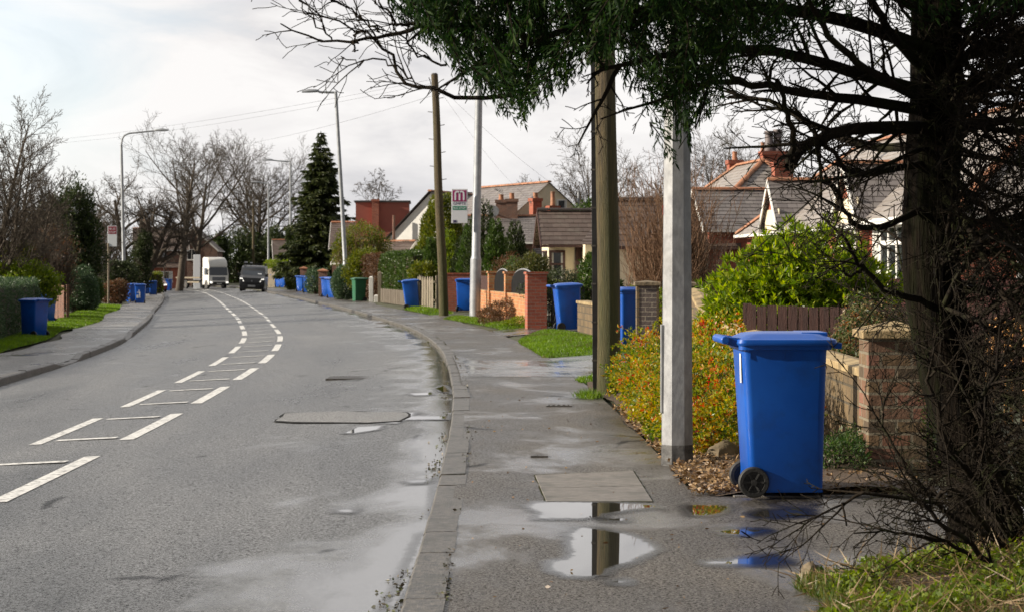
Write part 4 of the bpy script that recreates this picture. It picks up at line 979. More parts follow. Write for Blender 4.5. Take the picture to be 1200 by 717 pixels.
for s in (-1, 1):
    mb = MB(); mb.face([(s * .925, 1.0, 1.22), (s * .925, 2.0, 1.22), (s * .86, 2.0, 1.68), (s * .87, 1.42, 1.66)]); mb.build('side_window', M['screen'], t)
    mb = MB(); mb.loft([[(s * .56, -.015, .72), (s * .86, .06, .82), (s * .88, .08, 1.0), (s * .70, .05, .98)], [(s * .56, .1, .72), (s * .86, .3, .82), (s * .86, .4, 1.0), (s * .70, .3, .98)]]); mb.build('headlight', M['lamp_on'], t)
    mb = MB(); mb.loft([[(s * .93, .95, 1.12), (s * 1.12, .92, 1.14), (s * 1.12, .92, 1.36), (s * .93, .95, 1.34)], [(s * .93, 1.05, 1.12), (s * 1.1, 1.05, 1.14), (s * 1.1, 1.05, 1.36), (s * .93, 1.05, 1.34)]]); mb.build('mirror', M['black'], t)
    for yy in (.85, 3.9): wheel(t, s * .80, yy, .33)
mb = MB(); mb.box(-.55, .55, -.035, .06, .60, .74); mb.build('grille', M['black'], t, bevel=.02)
mb = MB(); mb.loft([[(-.86, .02, .24), (.86, .02, .24), (.88, .0, .55), (-.88, .0, .55)], [(-.6, -.06, .26), (.6, -.06, .26), (.62, -.07, .52), (-.62, -.07, .52)]]); mb.build('bumper', M['black'], t, bevel=.02)
mb = MB(); mb.box(-.27, .27, -.095, -.085, .38, .5); mb.build('number_plate', M['plate'], t)
mb = MB(); mb.disc((0, -.03, .79), (0, 1, 0), .06, .05, 14); mb.build('badge', M['galv'], t)
mb = MB()
for yy in (1.9, 2.9, 3.9): mb.box(-.8, .8, yy, yy + .04, 2.02, 2.06); mb.box(-.8, -.76, yy, yy + .04, 1.9, 2.02); mb.box(.76, .8, yy, yy + .04, 1.9, 2.02)
for s in (-1, 1): mb.box(s * .8 - .02, s * .8 + .02, 1.85, 4.3, 2.06, 2.1)
mb.build('roof_rack', M['black'], t)
MB().tube([(-.7, 1.7, 2.13), (-.7, 4.4, 2.13)], .05, 8).build('rack_pipe', M['galv'], t); MB().tube([(-.3, 1.8, 2.11), (-.3, 4.3, 2.11)], .035, 8).build('rack_pipe', M['galv'], t)
# white lorry behind it
D = 198; x = wx(256.5, D)
t = thing('lorry', 'white lorry with a tall wind deflector and an empty flat bed, following the van', 'lorry', (x, D, zroad(D, x - KX(D)) - .02), math.radians(33)); t.scale = (.9, .9, .94)
W = 2.15
mb = MB(); sec = lambda y, z0, z1, hw, q: [(-hw, y, z0), (hw, y, z0), (hw, y, z1 - q), (hw - q, y, z1), (-hw + q, y, z1), (-hw, y, z1 - q)]
mb.loft([list(reversed(sec(*a))) for a in ((0, .42, 1.18, W / 2 - .08, .04), (.05, .38, 1.3, W / 2, .05), (.16, .38, 2.05, W / 2 - .04, .12), (.3, .4, 2.16, W / 2 - .05, .12), (1.6, .4, 2.16, W / 2 - .05, .12))]); mb.build('cab', M['lorrypaint'], t, smooth=30)
mb = MB(); mb.loft([list(reversed(sec(*a))) for a in ((.16, 2.1, 2.35, W / 2 - .08, .08), (.32, 2.1, 2.75, W / 2 - .07, .1), (.6, 2.1, 2.95, W / 2 - .07, .12), (1.6, 2.1, 3.0, W / 2 - .07, .12))]); mb.build('wind_deflector', M['lorrypaint'], t, smooth=40)
mb = MB(); mb.face([(-.98, .03, 1.24), (.98, .03, 1.24), (.95, .14, 2.04), (-.95, .14, 2.04)]); mb.build('windscreen', M['screen'], t)
mb = MB(); mb.box(-.72, .72, -.025, .05, .78, 1.12); mb.build('grille', nmat('lorry_grille', (.12, .13, .15), (.2, .21, .23), 8, .5, .1), t, bevel=.02)
mb = MB(); mb.box(-W / 2 + .02, W / 2 - .02, -.08, .15, .36, .64); mb.build('bumper', M['black'], t, bevel=.04)
mb = MB(); mb.box(-.27, .27, -.095, -.085, .44, .55); mb.build('number_plate', M['plate'], t)
for s in (-1, 1):
    mb = MB(); mb.box(s * .86 - .14, s * .86 + .14, -.105, -.06, .52, .68); mb.build('headlight', M['lamp_on'], t, bevel=.02)
    mb = MB(); mb.face([(s * 1.055, .35, 1.32), (s * 1.055, 1.15, 1.32), (s * 1.05, 1.15, 1.95), (s * 1.05, .45, 1.95)]); mb.build('side_window', M['screen'], t)
    mb = MB(); mb.box(s * 1.2 - .09, s * 1.2 + .09, .1, .18, 1.35, 1.8); mb.box(s * 1.1 - .08, s * 1.1 + .08, .12, .15, 1.75, 1.79); mb.build('mirror', M['black'], t)
    for yy in (.75, 5.6): wheel(t, s * .9, yy, .42, .26)
mb = MB(); mb.box(-.4, .4, 1.4, 7.4, .55, .8); mb.build('chassis', M['black'], t)
mb = MB(); mb.box(-1.2, 1.2, 1.9, 7.6, .96, 1.10); mb.build('flat_bed', M['wood_grey'], t, bevel=.02)
mb = MB(); mb.box(-1.15, 1.15, 1.85, 1.93, 1.1, 2.1); mb.build('headboard', M['black'], t)
for s in (-1, 1):
    mb = MB(); mb.box(s * 1.1 - .03, s * 1.1 + .03, 2.2, 5.0, .55, .7); mb.build('side_guard', M['wood_grey'], t)
# low second trailer bed with a pale edge, drawn out to the left of the lorry
# small parked car at the left pavement
def small_car(x, y, rz, z, paint, label, L_=3.9, W=1.68, H=1.45):
    t = thing('parked_car', label, 'car', (x, y, z), rz)
    mb = MB(); mb.loft(body_sections([(0, .3, .5, .6, .85), (.05, .22, .6, .72, .96), (.7, .2, .78, .86, 1), (1.1, .2, .86, .95, 1), (1.75, .2, .9, H - .04, 1), (2.2, .2, .9, H, 1), (L_ - .9, .2, .9, H - .03, 1), (L_ - .35, .22, .9, H - .35, .98), (L_ - .02, .3, .75, .85, .9)], W, .32)); mb.build('body', paint, t, smooth=40)
    mb = MB(); mb.face([(-.62, 1.13, 1.0), (.62, 1.13, 1.0), (.53, 1.72, H - .08), (-.53, 1.72, H - .08)]); mb.build('windscreen', M['screen'], t)
    mb = MB(); mb.face([(.6, L_ - .3, H - .42), (-.6, L_ - .3, H - .42), (-.52, L_ - .82, H - .07), (.52, L_ - .82, H - .07)]); mb.build('rear_window', M['screen'], t)
    for s in (-1, 1):
        hw = W / 2
        mb = MB(); mb.face([(s * (hw - .005), 1.35, .97), (s * (hw - .005), L_ - .75, .97), (s * (hw - .13), L_ - 1.0, H - .1), (s * (hw - .13), 1.85, H - .1)]); mb.build('side_window', M['screen'], t)
        mb = MB(); mb.box(s * .6 - .14, s * .6 + .14, -.02, .06, .55, .68); mb.build('headlight', M['lamp_on'], t, bevel=.02)
        mb = MB(); mb.box(s * .68 - .1, s * .68 + .1, L_ - .06, L_ + .02, .68, .86); mb.build('tail_light', M['redink'], t)
        for yy in (.75, L_ - .75): wheel(t, s * (hw - .1), yy, .3, .18)
    mb = MB(); mb.box(-.26, .26, -.03, -.015, .38, .48); mb.build('number_plate', M['plate'], t)
    return t
small_car(wx(185.5, 190), 190, math.radians(20), zg(190, -9) + .01, M['maroon'], 'maroon car parked by the far bins on the left')
small_car(7.4, 30.2, math.radians(-105), .02, M['silver'], 'silver blue people carrier parked in the drive behind the dark conifer', 4.3, 1.78, 1.82)
# ================================================================= houses
def roof_plane(mb, e0, e1, r1, r0, gauge=.22, th=.02):
    e0, e1, r1, r0 = map(Vector, (e0, e1, r1, r0))
    n = (e1 - e0).cross(r0 - e0 if (r0 - e0).length > .01 else r1 - e0).normalized()
    if n.z < 0: n = -n
    h = max((r0 - e0).length, (r1 - e1).length); ux = (e1 - e0).normalized()
    up = (n.cross(ux)).normalized()
    if up.z < 0: up = -up
    slope = (r0 - e0).dot(up); k = max(1, round(slope / gauge))
    for i in range(k):
        a, b2 = e0.lerp(r0, i / k), e1.lerp(r1, i / k); c, d = e1.lerp(r1, (i + 1) / k), e0.lerp(r0, (i + 1) / k)
        uv = [((p - e0).dot(ux), i * gauge + (.01 if p in (a, b2) else gauge - .01)) for p in (a, b2, c, d)]
        mb.face([a + n * th, b2 + n * th, c + n * .002, d + n * .002], uv)
        mb.face([a + n * -.002, b2 + n * -.002, b2 + n * th, a + n * th], [uv[0], uv[1], uv[1], uv[0]])
    return mb
def ridge_line(mb, a, b2, r=.12):
    a, b2 = Vector(a), Vector(b2); L_ = (b2 - a).length; k = max(1, round(L_ / .45)); d = (b2 - a) / L_; s = d.cross(Vector((0, 0, 1))).normalized(); u = s.cross(d)
    for i in range(k):
        p, q = a + d * (L_ * i / k), a + d * (L_ * (i + 1) / k - .012); rr_ = r * (1.0 if i % 2 else 1.06)
        mb.loft([[c + s * rr_ * math.cos(PI * j / 6) + u * rr_ * (math.sin(PI * j / 6) * .8 - .25) for j in range(7)] for c in (p, q)])
    return mb
class House:
    def __init__(s, name, label, x, y, rz, cat='house', z=None):
        s.t = thing(name, label, cat, (x, y, zgx(x, y) if z is None else z), rz)
        s.parts = []; s.k = 0
    def new(s, nm, mat=None):
        mb = MB(); s.parts.append((nm, mat, mb)); return mb
    def wall(s, mat): return s.new('wall', mat)
    def roof(s, mat): return s.new('roof', mat)
    @property
    def ridge(s): return s.new('ridge_tiles')
    @property
    def trim(s): return s.new('bargeboard')
    @property
    def gut(s): return s.new('gutter')
    def box(s, mat, x0, x1, y0, y1, z0, z1): s.wall(mat).box(x0, x1, y0, y1, z0, z1)
    def gable(s, wm, rm, x0, x1, y0, y1, ze, zr, axis='y', ov=.22, barge=True, z0=-.3, ends=(1, 1), walls=True, g=.22, bm='trim', ridge=True, rov=None):
        """walls + pitched roof; ridge along the named axis"""
        if walls: s.box(wm, x0, x1, y0, y1, z0, ze)
        w_ = (x1 - x0 if axis == 'y' else y1 - y0); k = (zr - ze) / (w_ / 2); zo = ze - k * ov
        m_ = s.roof(rm)
        if axis == 'y':
            c = (x0 + x1) / 2; a, b2 = y0 - ov * ends[0], y1 + ov * ends[1]
            roof_plane(m_, (x0 - ov, a, zo), (x0 - ov, b2, zo), (c, b2, zr), (c, a, zr), g); roof_plane(m_, (x1 + ov, a, zo), (x1 + ov, b2, zo), (c, b2, zr), (c, a, zr), g)
            if ridge: ridge_line(s.ridge, (c, a, zr + .04), (c, b2, zr + .04))
            for e, yy in ((ends[0], y0), (ends[1], y1)):
                if e:
                    s.wall(wm).prism([(x0, yy, ze), (x1, yy, ze), (c, yy, zr - .02)], (0, .1 if yy == y0 else -.1, 0))
                    if barge:
                        yb = yy - ov - .03 if yy == y0 else yy + ov + .0
                        for sx in (x0 - ov, x1 + ov): s.trim.loft([[(sx, yb, zo - .16), (sx, yb + .03, zo - .16), (sx, yb + .03, zo + .03), (sx, yb, zo + .03)], [(c, yb, zr - .17), (c, yb + .03, zr - .17), (c, yb + .03, zr + .03), (c, yb, zr + .03)]])
            for sx in (-1, 1):
                xx = x0 - ov - .06 if sx < 0 else x1 + ov + .06
                s.gut.box(xx - .05, xx + .05, a, b2, zo - .1, zo - .005)
        else:
            c = (y0 + y1) / 2; a, b2 = x0 - ov * ends[0], x1 + ov * ends[1]
            roof_plane(m_, (a, y0 - ov, zo), (b2, y0 - ov, zo), (b2, c, zr), (a, c, zr), g); roof_plane(m_, (a, y1 + ov, zo), (b2, y1 + ov, zo), (b2, c, zr), (a, c, zr), g)
            if ridge: ridge_line(s.ridge, (a, c, zr + .04), (b2, c, zr + .04))
            for e, xx in ((ends[0], x0), (ends[1], x1)):
                if e:
                    s.wall(wm).prism([(xx, y0, ze), (xx, y1, ze), (xx, c, zr - .02)], (.1 if xx == x0 else -.1, 0, 0))
                    if barge:
                        xb = xx - ov - .03 if xx == x0 else xx + ov
                        for sy in (y0 - ov, y1 + ov): s.trim.loft([[(xb, sy, zo - .16), (xb + .03, sy, zo - .16), (xb + .03, sy, zo + .03), (xb, sy, zo + .03)], [(xb, c, zr - .17), (xb + .03, c, zr - .17), (xb + .03, c, zr + .03), (xb, c, zr + .03)]])
            for sy in (-1, 1):
                yy = y0 - ov - .06 if sy < 0 else y1 + ov + .06
                s.gut.box(a, b2, yy - .05, yy + .05, zo - .1, zo - .005)
    def hip(s, wm, rm, x0, x1, y0, y1, ze, zr, ov=.25, z0=-.3, hips=(1, 1), g=.22):
        s.box(wm, x0, x1, y0, y1, z0, ze)
        c = (x0 + x1) / 2; hw = (x1 - x0) / 2; k = (zr - ze) / hw; zo = ze - k * ov; m_ = s.roof(rm)
        X0, X1, Y0, Y1 = x0 - ov, x1 + ov, y0 - ov, y1 + ov; ra = Y0 + (hw + ov) * hips[0]; rb = Y1 - (hw + ov) * hips[1]
        roof_plane(m_, (X0, Y0, zo), (X0, Y1, zo), (c, rb, zr), (c, ra, zr), g); roof_plane(m_, (X1, Y0, zo), (X1, Y1, zo), (c, rb, zr), (c, ra, zr), g)
        ridge_line(s.ridge, (c, ra, zr + .04), (c, rb, zr + .04))
        for h_, yy, rr_ in ((hips[0], Y0, ra), (hips[1], Y1, rb)):
            if h_:
                roof_plane(m_, (X0, yy, zo), (X1, yy, zo), (c, rr_, zr), (c, rr_, zr), g)
                for xx in (X0, X1): ridge_line(s.ridge, (xx, yy, zo + .05), (c, rr_, zr + .05))
        for xx in (X0 - .06, X1 + .06): s.gut.box(xx - .05, xx + .05, Y0, Y1, zo - .1, zo - .005)
        for yy in (Y0 - .06, Y1 + .06): s.gut.box(X0, X1, yy - .05, yy + .05, zo - .1, zo - .005)
    def window(s, face, a, b2, c, z0, z1, n=2, mat=None, tr=None, fw=.06):
        """face '-x' or '-y' at plane c, running a..b2 along the other axis"""
        mb = MB(); gp = MB()
        def bx(m_, p, q, u, v, d0, d1):
            if face == '-y': m_.box(p, q, c - d1, c - d0, u, v)
            else: m_.box(c - d1, c - d0, p, q, u, v)
        bx(mb, a, b2, z0, z0 + fw, .003, .06); bx(mb, a, b2, z1 - fw, z1, .003, .06)
        for i in range(n + 1):
            p = a + (b2 - a) * i / n; q = fw if i in (0, n) else fw * .8
            p0 = p if i == 0 else (p - q if i == n else p - q / 2); bx(mb, p0, p0 + q, z0 + fw, z1 - fw, .003, .055)
        if tr:
            bx(mb, a + fw, b2 - fw, tr, tr + fw * .8, .004, .05)
        bx(mb, a - .05, b2 + .05, z0 - .06, z0 - .002, .003, .12)
        o = mb.build('window', mat or M['white'], s.t)
        bx(gp, a + .02, b2 - .02, z0 + .02, z1 - .02, .004, .03); gp.build('pane', M['glass'], o)
        cu = MB(); w_ = (b2 - a)
        for e in (a + fw, b2 - fw - w_ * .12): bx(cu, e, e + w_ * .12, z0 + fw, z1 - fw, .031, .033)
        cu.build('curtain', M['net'], o)
    def door(s, face, a, b2, c, z1, mat):
        mb = MB()
        if face == '-y': mb.box(a, b2, c - .05, c - .003, 0, z1)
        else: mb.box(c - .05, c - .003, a, b2, 0, z1)
        mb.build('door', mat, s.t, bevel=.01)
    def chimney(s, x, y, w_, d_, z0, z1, pots, mat, potr=.14, poth=.6):
        mb = MB(); mb.box(x - w_ / 2, x + w_ / 2, y - d_ / 2, y + d_ / 2, z0, z1 - .16); mb.box(x - w_ / 2 - .05, x + w_ / 2 + .05, y - d_ / 2 - .05, y + d_ / 2 + .05, z1 - .158, z1)
        ch = mb.build('chimney', mat, s.t)
        for i, (px, py, hh, pr) in enumerate(pots):
            mb = MB(); mb.tube([(x + px, y + py, z1 + .002), (x + px, y + py, z1 + hh * .12), (x + px, y + py, z1 + hh * .15), (x + px, y + py, z1 + hh * .88), (x + px, y + py, z1 + hh * .9), (x + px, y + py, z1 + hh)], [pr * 1.12, pr * 1.12, pr, pr * .92, pr * 1.08, pr * 1.04], 14)
            mb.build('chimney_pot', M['ridge'] if pr < .155 else M['slate_pot'], ch, smooth=40)
    def done(s, trim=None, gutter=None, ridge=None):
        df = dict(ridge_tiles=ridge or M['ridge'], bargeboard=trim or M['white'], gutter=gutter or M['white'])
        for nm, mat, mb in s.parts: mb.build(nm, mat or df[nm], s.t)
        return s.t
M['slate_pot'] = nmat('dark_chimney_pot', (.10, .085, .09), (.16, .13, .13), 4, .6, .2, 30)
# nearest pair of bungalows at the right
h = House('bungalow', 'nearest slate roofed bungalow with two white gabled bays, behind the bright green shrub', 9.62, 47.5, math.radians(3.5), z=.1)
h.hip(M['brick_red'], M['slate_pale'], 0, 6.4, 0, 27.5, 2.75, 5.35, ov=.3)
for u in (10.3, 21.4):
    h.gable(M['brick_red'], M['slate'], -.22, 3.0, u - 1.45, u + 1.45, 2.78, 4.1, axis='x', ov=.16, ends=(1, 0))
    h.box(M['cream'], -.25, -.223, u - 1.2, u + 1.2, 2.45, 3.2)
    h.window('-x', u - 1.2, u + 1.2, -.253, .95, 2.42, 4, tr=1.95)
h.window('-x', 14.0, 16.4, 0, .95, 2.35, 3, tr=1.9); h.window('-x', 3.2, 8.3, 0, .7, 2.5, 6, tr=1.95, fw=.14); h.box(M['white'], -.3, -.003, 2.9, 8.6, 2.45, 2.6)
h.window('-y', 1.2, 2.8, 0, 1.0, 2.2, 2)
h.done()
# next brick bungalow with the big paired pots
h = House('bungalow', 'brick bungalow with terracotta ridges and two big paired chimney pots', wx(831, 79), 79, math.radians(7), z=.05)
h.gable(M['brick_red'], M['slate'], 0, 5.2, 0, 3.4, 3.0, 4.28, axis='x', ov=.25, ends=(1, 0))
h.hip(M['brick_red'], M['slate_pale'], .1, 6.1, 1.75, 12, 3.05, 5.5, ov=.2)
h.chimney(3.9, 6.4, .95, .55, 4, 5.95, [(-.17, 0, .78, .17), (.17, 0, .84, .17), (-.4, .1, .35, .08)], M['brick_red'])
h.chimney(3.1, 1.72, .7, .5, 3.6, 5.3, [], M['brick_red'])
h.chimney(3.1, 9.6, .55, .5, 3.6, 5.75, [(0, 0, .35, .1)], M['brick_red'])
h.window('-x', .6, 2.8, 0, .9, 2.3, 3, tr=1.9); h.window('-y', 1.4, 2.6, 0, 1.0, 2.2, 2)
h.done()
# cream bungalow
h = House('bungalow', 'cream rendered bungalow with brown tiled gable and dark framed window', wx(643, 83), 83, math.radians(4), z=.05)
h.gable(M['cream'], M['tile_brown'], 0, 5.5, 0, 3.1, 2.52, 3.62, axis='x', ov=.3, ends=(1, 0), g=.3)
h.box(M['cream'], 1.25, 6, -1.2, .0, -.3, 2.35)
roof_plane(h.roof(M['tile_brown']), (1.0, -1.5, 2.30), (6, -1.5, 2.30), (6, 1.55, 3.58), (2.3, 1.55, 3.58), .3)
h.gable(M['cream'], M['tile_brown'], 2.1, 6.5, -4.2, -1.3, 2.45, 3.9, axis='x', ov=.25, ends=(1, 0), g=.3)
h.gable(M['cream'], M['slate_pale'], 2.0, 8, 1.5, 11, 2.6, 4.3, axis='y', ov=.25, g=.3)
h.window('-y', .02, .62, 0, .85, 2.1, 1, mat=M['wood_brown'], tr=1.55, fw=.09)
h.box(M['wood_brown'], 1.0, 1.24, -.08, -.003, .1, 2.25)
h.window('-y', 1.55, 2.55, -1.2, 1.0, 2.05, 5, fw=.07); h.window('-x', .6, 2.5, 0, .9, 2.1, 3, mat=M['wood_brown'])
h.window('-x', -3.6, -1.9, 2.1, .9, 2.1, 3)
h.done(trim=M['wood_brown'], gutter=M['wood_brown'], ridge=M['tile_brown'])
# taller cream gabled house behind, with pale slate wing and chimneys
h = House('cottage', 'taller cream gabled house with grey slopes and a satellite dish, behind the cream bungalow', wx(620, 118), 118, math.radians(24), z=0)
h.gable(M['cream'], M['slate'], -.9, 3.2, 0, 9, 4.35, 6.05, axis='y', ov=.12, barge=False)
roof_plane(h.roof(M['slate_pale']), (-1.9, -3.0, 2.6), (3.0, -3.0, 2.6), (3.0, 0, 4.6), (.3, 0, 4.6)); h.box(M['brick_purple'], -1.7, 3.0, -2.8, -.01, -.3, 2.7)
roof_plane(h.roof(M['slate']), (-2.4, -4.4, 2.2), (-.4, -4.4, 2.2), (1.2, -.1, 4.7), (.4, -.1, 4.7))
h.box(M['brick_purple'], -2.4, -.9, -1, 2, -.3, 4.3)
h.chimney(-.2, -1.25, .5, .5, 2.6, 5.15, [(0, 0, .3, .13)], M['brick_red']); h.chimney(.5, -1.9, .55, .5, 2.6, 4.75, [(0, 0, .75, .12)], M['brick_red'])
h.window('-y', 1.6, 2.2, 0, 4.55, 5.15, 1)
mb = MB(); mb.loft([[(-.22 + .0, -1.4 + .0, 5.0)] * 12, [(-.22 + .3 * math.cos(2 * PI * j / 12), -1.25, 5.0 + .3 * math.sin(2 * PI * j / 12)) for j in range(12)]]); mb.tube([(-.22, -1.3, 5.0), (-.1, -1.0, 4.6), (.1, -1.0, 4.3)], .03, 6); mb.build('satellite_dish', M['galv'], h.t)
mb = MB(); mb.tube([(3.4, 1, 3.5), (3.4, 1, 5.6)], .06, 8); mb.build('flue', M['lampgrey'], h.t)
h.done()
# brown roofed house with paired dark chimneys
h = House('cottage', 'low house with a pair of dark brick chimneys, behind the dark cypresses', wx(565, 112), 112, 0, z=0)
h.gable(M['brick_purple'], M['slate'], -1.5, 2.6, 0, 5, 2.9, 4.15, axis='x', ov=.2)
h.chimney(.95, 2.5, .55, .5, 3.4, 5.0, [(0, 0, .28, .13)], M['brick_purple']); h.chimney(1.5, 2.5, .6, .55, 3.4, 5.05, [(0, 0, .3, .13)], M['brick_purple'])
mb = MB(); mb.loft([[(.55, 1.9, 4.35)] * 12, [(.55 + .3 * math.cos(2 * PI * j / 12), 1.8, 4.4 + .3 * math.sin(2 * PI * j / 12)) for j in range(12)]]); mb.tube([(.6, 1.9, 4.35), (.8, 2.3, 4.2)], .03, 6); mb.build('satellite_dish', M['galv'], h.t)
mb = MB(); mb.tube([(.85, 2.5, 4.9), (.85, 2.5, 5.6)], .012, 4)
for k in range(5): mb.tube([(.6 + k * .02, 2.5, 5.55 - k * .012), (1.05, 2.5, 5.55 - k * .06)], .008, 4)
mb.build('aerial', M['galv'], h.t)
h.done()
# red clad house with white gable
h = House('house', 'house with a flat topped red clad upper storey above the hedges', wx(418, 145), 145, math.radians(2), z=-.1)
h.box(M['redpanel'], -.1, 3.4, 1, 5, 2.9, 5.9); h.box(M['slate'], -.2, 3.5, .9, 5.1, 5.902, 6.02)
h.gable(M['brick_purple'], M['tile_brown'], -1.6, 4.6, -.2, 6, 3.0, 4.6, axis='x', ov=.2, g=.3, ends=(1, 1))
h.box(M['brick_red'], 1.2, 2.2, -1.0, -.25, -.3, 3.9)
h.chimney(1.2, .8, .45, .45, 3.5, 6.1, [], M['brick_red'])
h.done()
h = House('house', 'white rendered house whose gable slope rises right, behind the golden conifer', wx(448, 132), 132, math.radians(-20), z=-.1)
h.box(M['whitewall'], .05, 6.0, 0, 8, -.3, 3.0)
h.wall(M['whitewall']).prism([(.05, 0, 3.0), (6.0, 0, 3.0), (3.1, 0, 6.0)], (0, 8, 0))
roof_plane(h.roof(M['slate']), (-.3, -.25, 2.75), (-.3, 8.2, 2.75), (3.1, 8.2, 6.12), (3.1, -.25, 6.12)); roof_plane(h.roof(M['slate']), (6.3, -.25, 2.75), (6.3, 8.2, 2.75), (3.1, 8.2, 6.12), (3.1, -.25, 6.12))
ridge_line(h.ridge, (3.1, -.2, 6.14), (3.1, 8.2, 6.14))
h.gable(M['brick_purple'], M['tile_brown'], -.3, 3.6, -6, -2.0, 2.0, 3.1, axis='x', ov=.2, g=.3)
for xx in (.35, 2.3):
    h.trim.loft([[(xx - .32, -6.4, 1.6), (xx + .32, -6.4, 1.6), (xx + .03, -6.4, 2.8), (xx - .03, -6.4, 2.8)], [(xx - .32, -6.3, 1.6), (xx + .32, -6.3, 1.6), (xx + .03, -6.3, 2.8), (xx - .03, -6.3, 2.8)]])
    h.box(M['brick_purple'], xx - .5, xx + .5, -6.28, -6.0, -.3, 2.1)
mb = MB(); mb.tube([(1.0, -.6, 2.6), (1.0, -.6, 4.7)], .09, 8); mb.build('flue', M['brick_purple'], h.t)
h.done()
# left far brick houses
h = House('house', 'far brick house with a pale window, behind the leaning bare oak', wx(158, 215), 215, math.radians(10), z=-.55)
h.gable(M['brick_purple'], M['tile_brown'], 0, 5.0, 0, 6, 3.9, 5.9, axis='x', ov=.2, g=.35)
h.box(M['brick_red'], .2, 4.6, -.9, -.01, -.3, 2.1); roof_plane(h.roof(M['tile_brown']), (0, -1.2, 2.05), (4.8, -1.2, 2.05), (4.8, 0, 2.6), (0, 0, 2.6), .35)
h.window('-y', 1.1, 2.2, 0, 2.65, 3.75, 2); h.window('-y', 1.0, 3.6, -.9, .7, 1.7, 3)
mb = MB(); mb.loft([[(2.75, -.2, 3.2)] * 10, [(2.75 + .35 * math.cos(2 * PI * j / 10), -.35, 3.2 + .35 * math.sin(2 * PI * j / 10)) for j in range(10)]]); mb.build('satellite_dish', M['galv'], h.t)
h.chimney(1.0, 3, .7, .5, 5.2, 6.7, [(0, 0, .4, .14)], M['brick_purple'])
h.done()
h = House('house', 'dark brown far house with its gable end facing us, left of the lorry', wx(204, 228), 228, math.radians(4), z=-.6)
h.gable(M['brick_purple'], M['tile_brown'], -.6, 4.4, 0, 9, 4.0, 6.3, axis='y', ov=.15, g=.35)
h.window('-y', 1.2, 2.4, 0, 2.9, 4.0, 2)
h.done()
h = House('house', 'far brown tiled house between the round bare tree and the spruce', wx(322, 245), 245, math.radians(8), z=-.6)
h.gable(M['brick_purple'], M['tile_brown'], 0, 6, 0, 7, 2.9, 5.2, axis='x', ov=.2, g=.35)
h.window('-y', .8, 2.2, 0, 1.0, 2.2, 2)
h.done()
# pale hoarding by the far gable
t = thing('hoarding', 'tall pale board standing against the far gable, left of the lorry', 'board', (wx(231, 205), 205, -.6))
mb = MB(); mb.box(-.35, .3, 0, .1, .1, 3.3); mb.build('board', M['sign_white'], t, bevel=.02)
mb = MB(); mb.box(-.3, -.2, .1, .2, -.2, 3.2); mb.box(.15, .25, .1, .2, -.2, 3.2); mb.build('post', M['wood_grey'], t)
# ================================================================= plants
M['bark'] = nmat('grey_bark', (.045, .035, .026), (.10, .08, .06), 8, .9, .5, 30, stretch=(1, 1, .3))
M['bark_pale'] = nmat('warm_bark', (.10, .07, .045), (.17, .12, .08), 8, .9, .4, 30, stretch=(1, 1, .3))
M['bark_dark'] = nmat('dark_mossy_bark', (.007, .005, .0035), (.022, .016, .010), 9, .92, .8, 28, stretch=(1, 1, .35), c3=(.022, .026, .008), s3=3, m3=(.5, .64), spec=.2)
M['twig'] = nmat('twig_bark', (.04, .028, .02), (.08, .055, .04), 6, .85, .2)
M['twig_red'] = nmat('warm_twig_bark', (.12, .065, .035), (.2, .11, .06), 6, .8, .2)
M['lf_hedge'] = leafmat('hedge_leaf', [(.025, .05, .01), (.045, .08, .015), (.075, .115, .025)], .3)
M['lf_privet'] = leafmat('grey_green_leaf', [(.03, .06, .03), (.05, .085, .04), (.075, .115, .055)], .3)
M['lf_bright'] = leafmat('bright_shrub_leaf', [(.06, .11, .01), (.13, .20, .018), (.23, .29, .03), (.32, .35, .05)], .5, .3)
M['lf_dark'] = leafmat('dark_evergreen_leaf', [(.014, .024, .007), (.028, .043, .012), (.05, .068, .02)], .25, .5)
M['lf_holly'] = leafmat('olive_evergreen_leaf', [(.02, .03, .012), (.035, .05, .018), (.055, .07, .025)], .25, .5)
M['lf_gold'] = leafmat('golden_conifer_leaf', [(.04, .07, .01), (.10, .12, .012), (.17, .17, .02)], .35)
M['lf_lime'] = leafmat('yellow_green_leaf', [(.07, .12, .01), (.13, .18, .02), (.2, .24, .03)], .4)
M['lf_olive'] = leafmat('olive_shrub_leaf', [(.035, .05, .012), (.07, .08, .02), (.13, .12, .04)], .3)
M['lf_berb'] = leafmat('berberis_leaf', [(.04, .085, .008), (.08, .14, .01), (.17, .21, .012), (.34, .30, .015), (.42, .22, .02), (.45, .035, .04)], .4, .4, patch=2.6)
M['lf_cot'] = leafmat('speckled_shrub_leaf', [(.03, .06, .015), (.06, .09, .03), (.22, .20, .10), (.2, .06, .02)], .35)
M['lf_brown'] = leafmat('browned_hedge_leaf', [(.06, .03, .015), (.10, .05, .025), (.13, .075, .035)], .2)
M['lf_red'] = leafmat('bronze_shrub_leaf', [(.06, .05, .02), (.10, .055, .03), (.14, .06, .03)], .3)
def shell_pts(rg, N, blobs, inner=.62, lump=.16):
    vol = np.array([b_[3] * b_[4] * b_[5] for b_ in blobs]) ** .67; k = rg.choice(len(blobs), N, p=vol / vol.sum())
    B = np.array(blobs)[k]; d = nrm(rg.normal(size=(N, 3)))
    ph = rg.uniform(0, 6, 6)
    lp = 1 + lump * (np.sin(5 * d[:, 0] + ph[0] + k) + np.sin(6 * d[:, 1] + ph[1] + 2 * k) + np.sin(5 * d[:, 2] * 1.3 + ph[2])) / 1.7 + lump * .7 * np.sin(13 * d[:, 0] + 11 * d[:, 2] + ph[3]) * np.sin(12 * d[:, 1] + ph[4])
    rad = (inner + (1.04 - inner) * rg.random(N) ** .6) * lp
    return B[:, :3] + d * rad[:, None] * B[:, 3:6], d
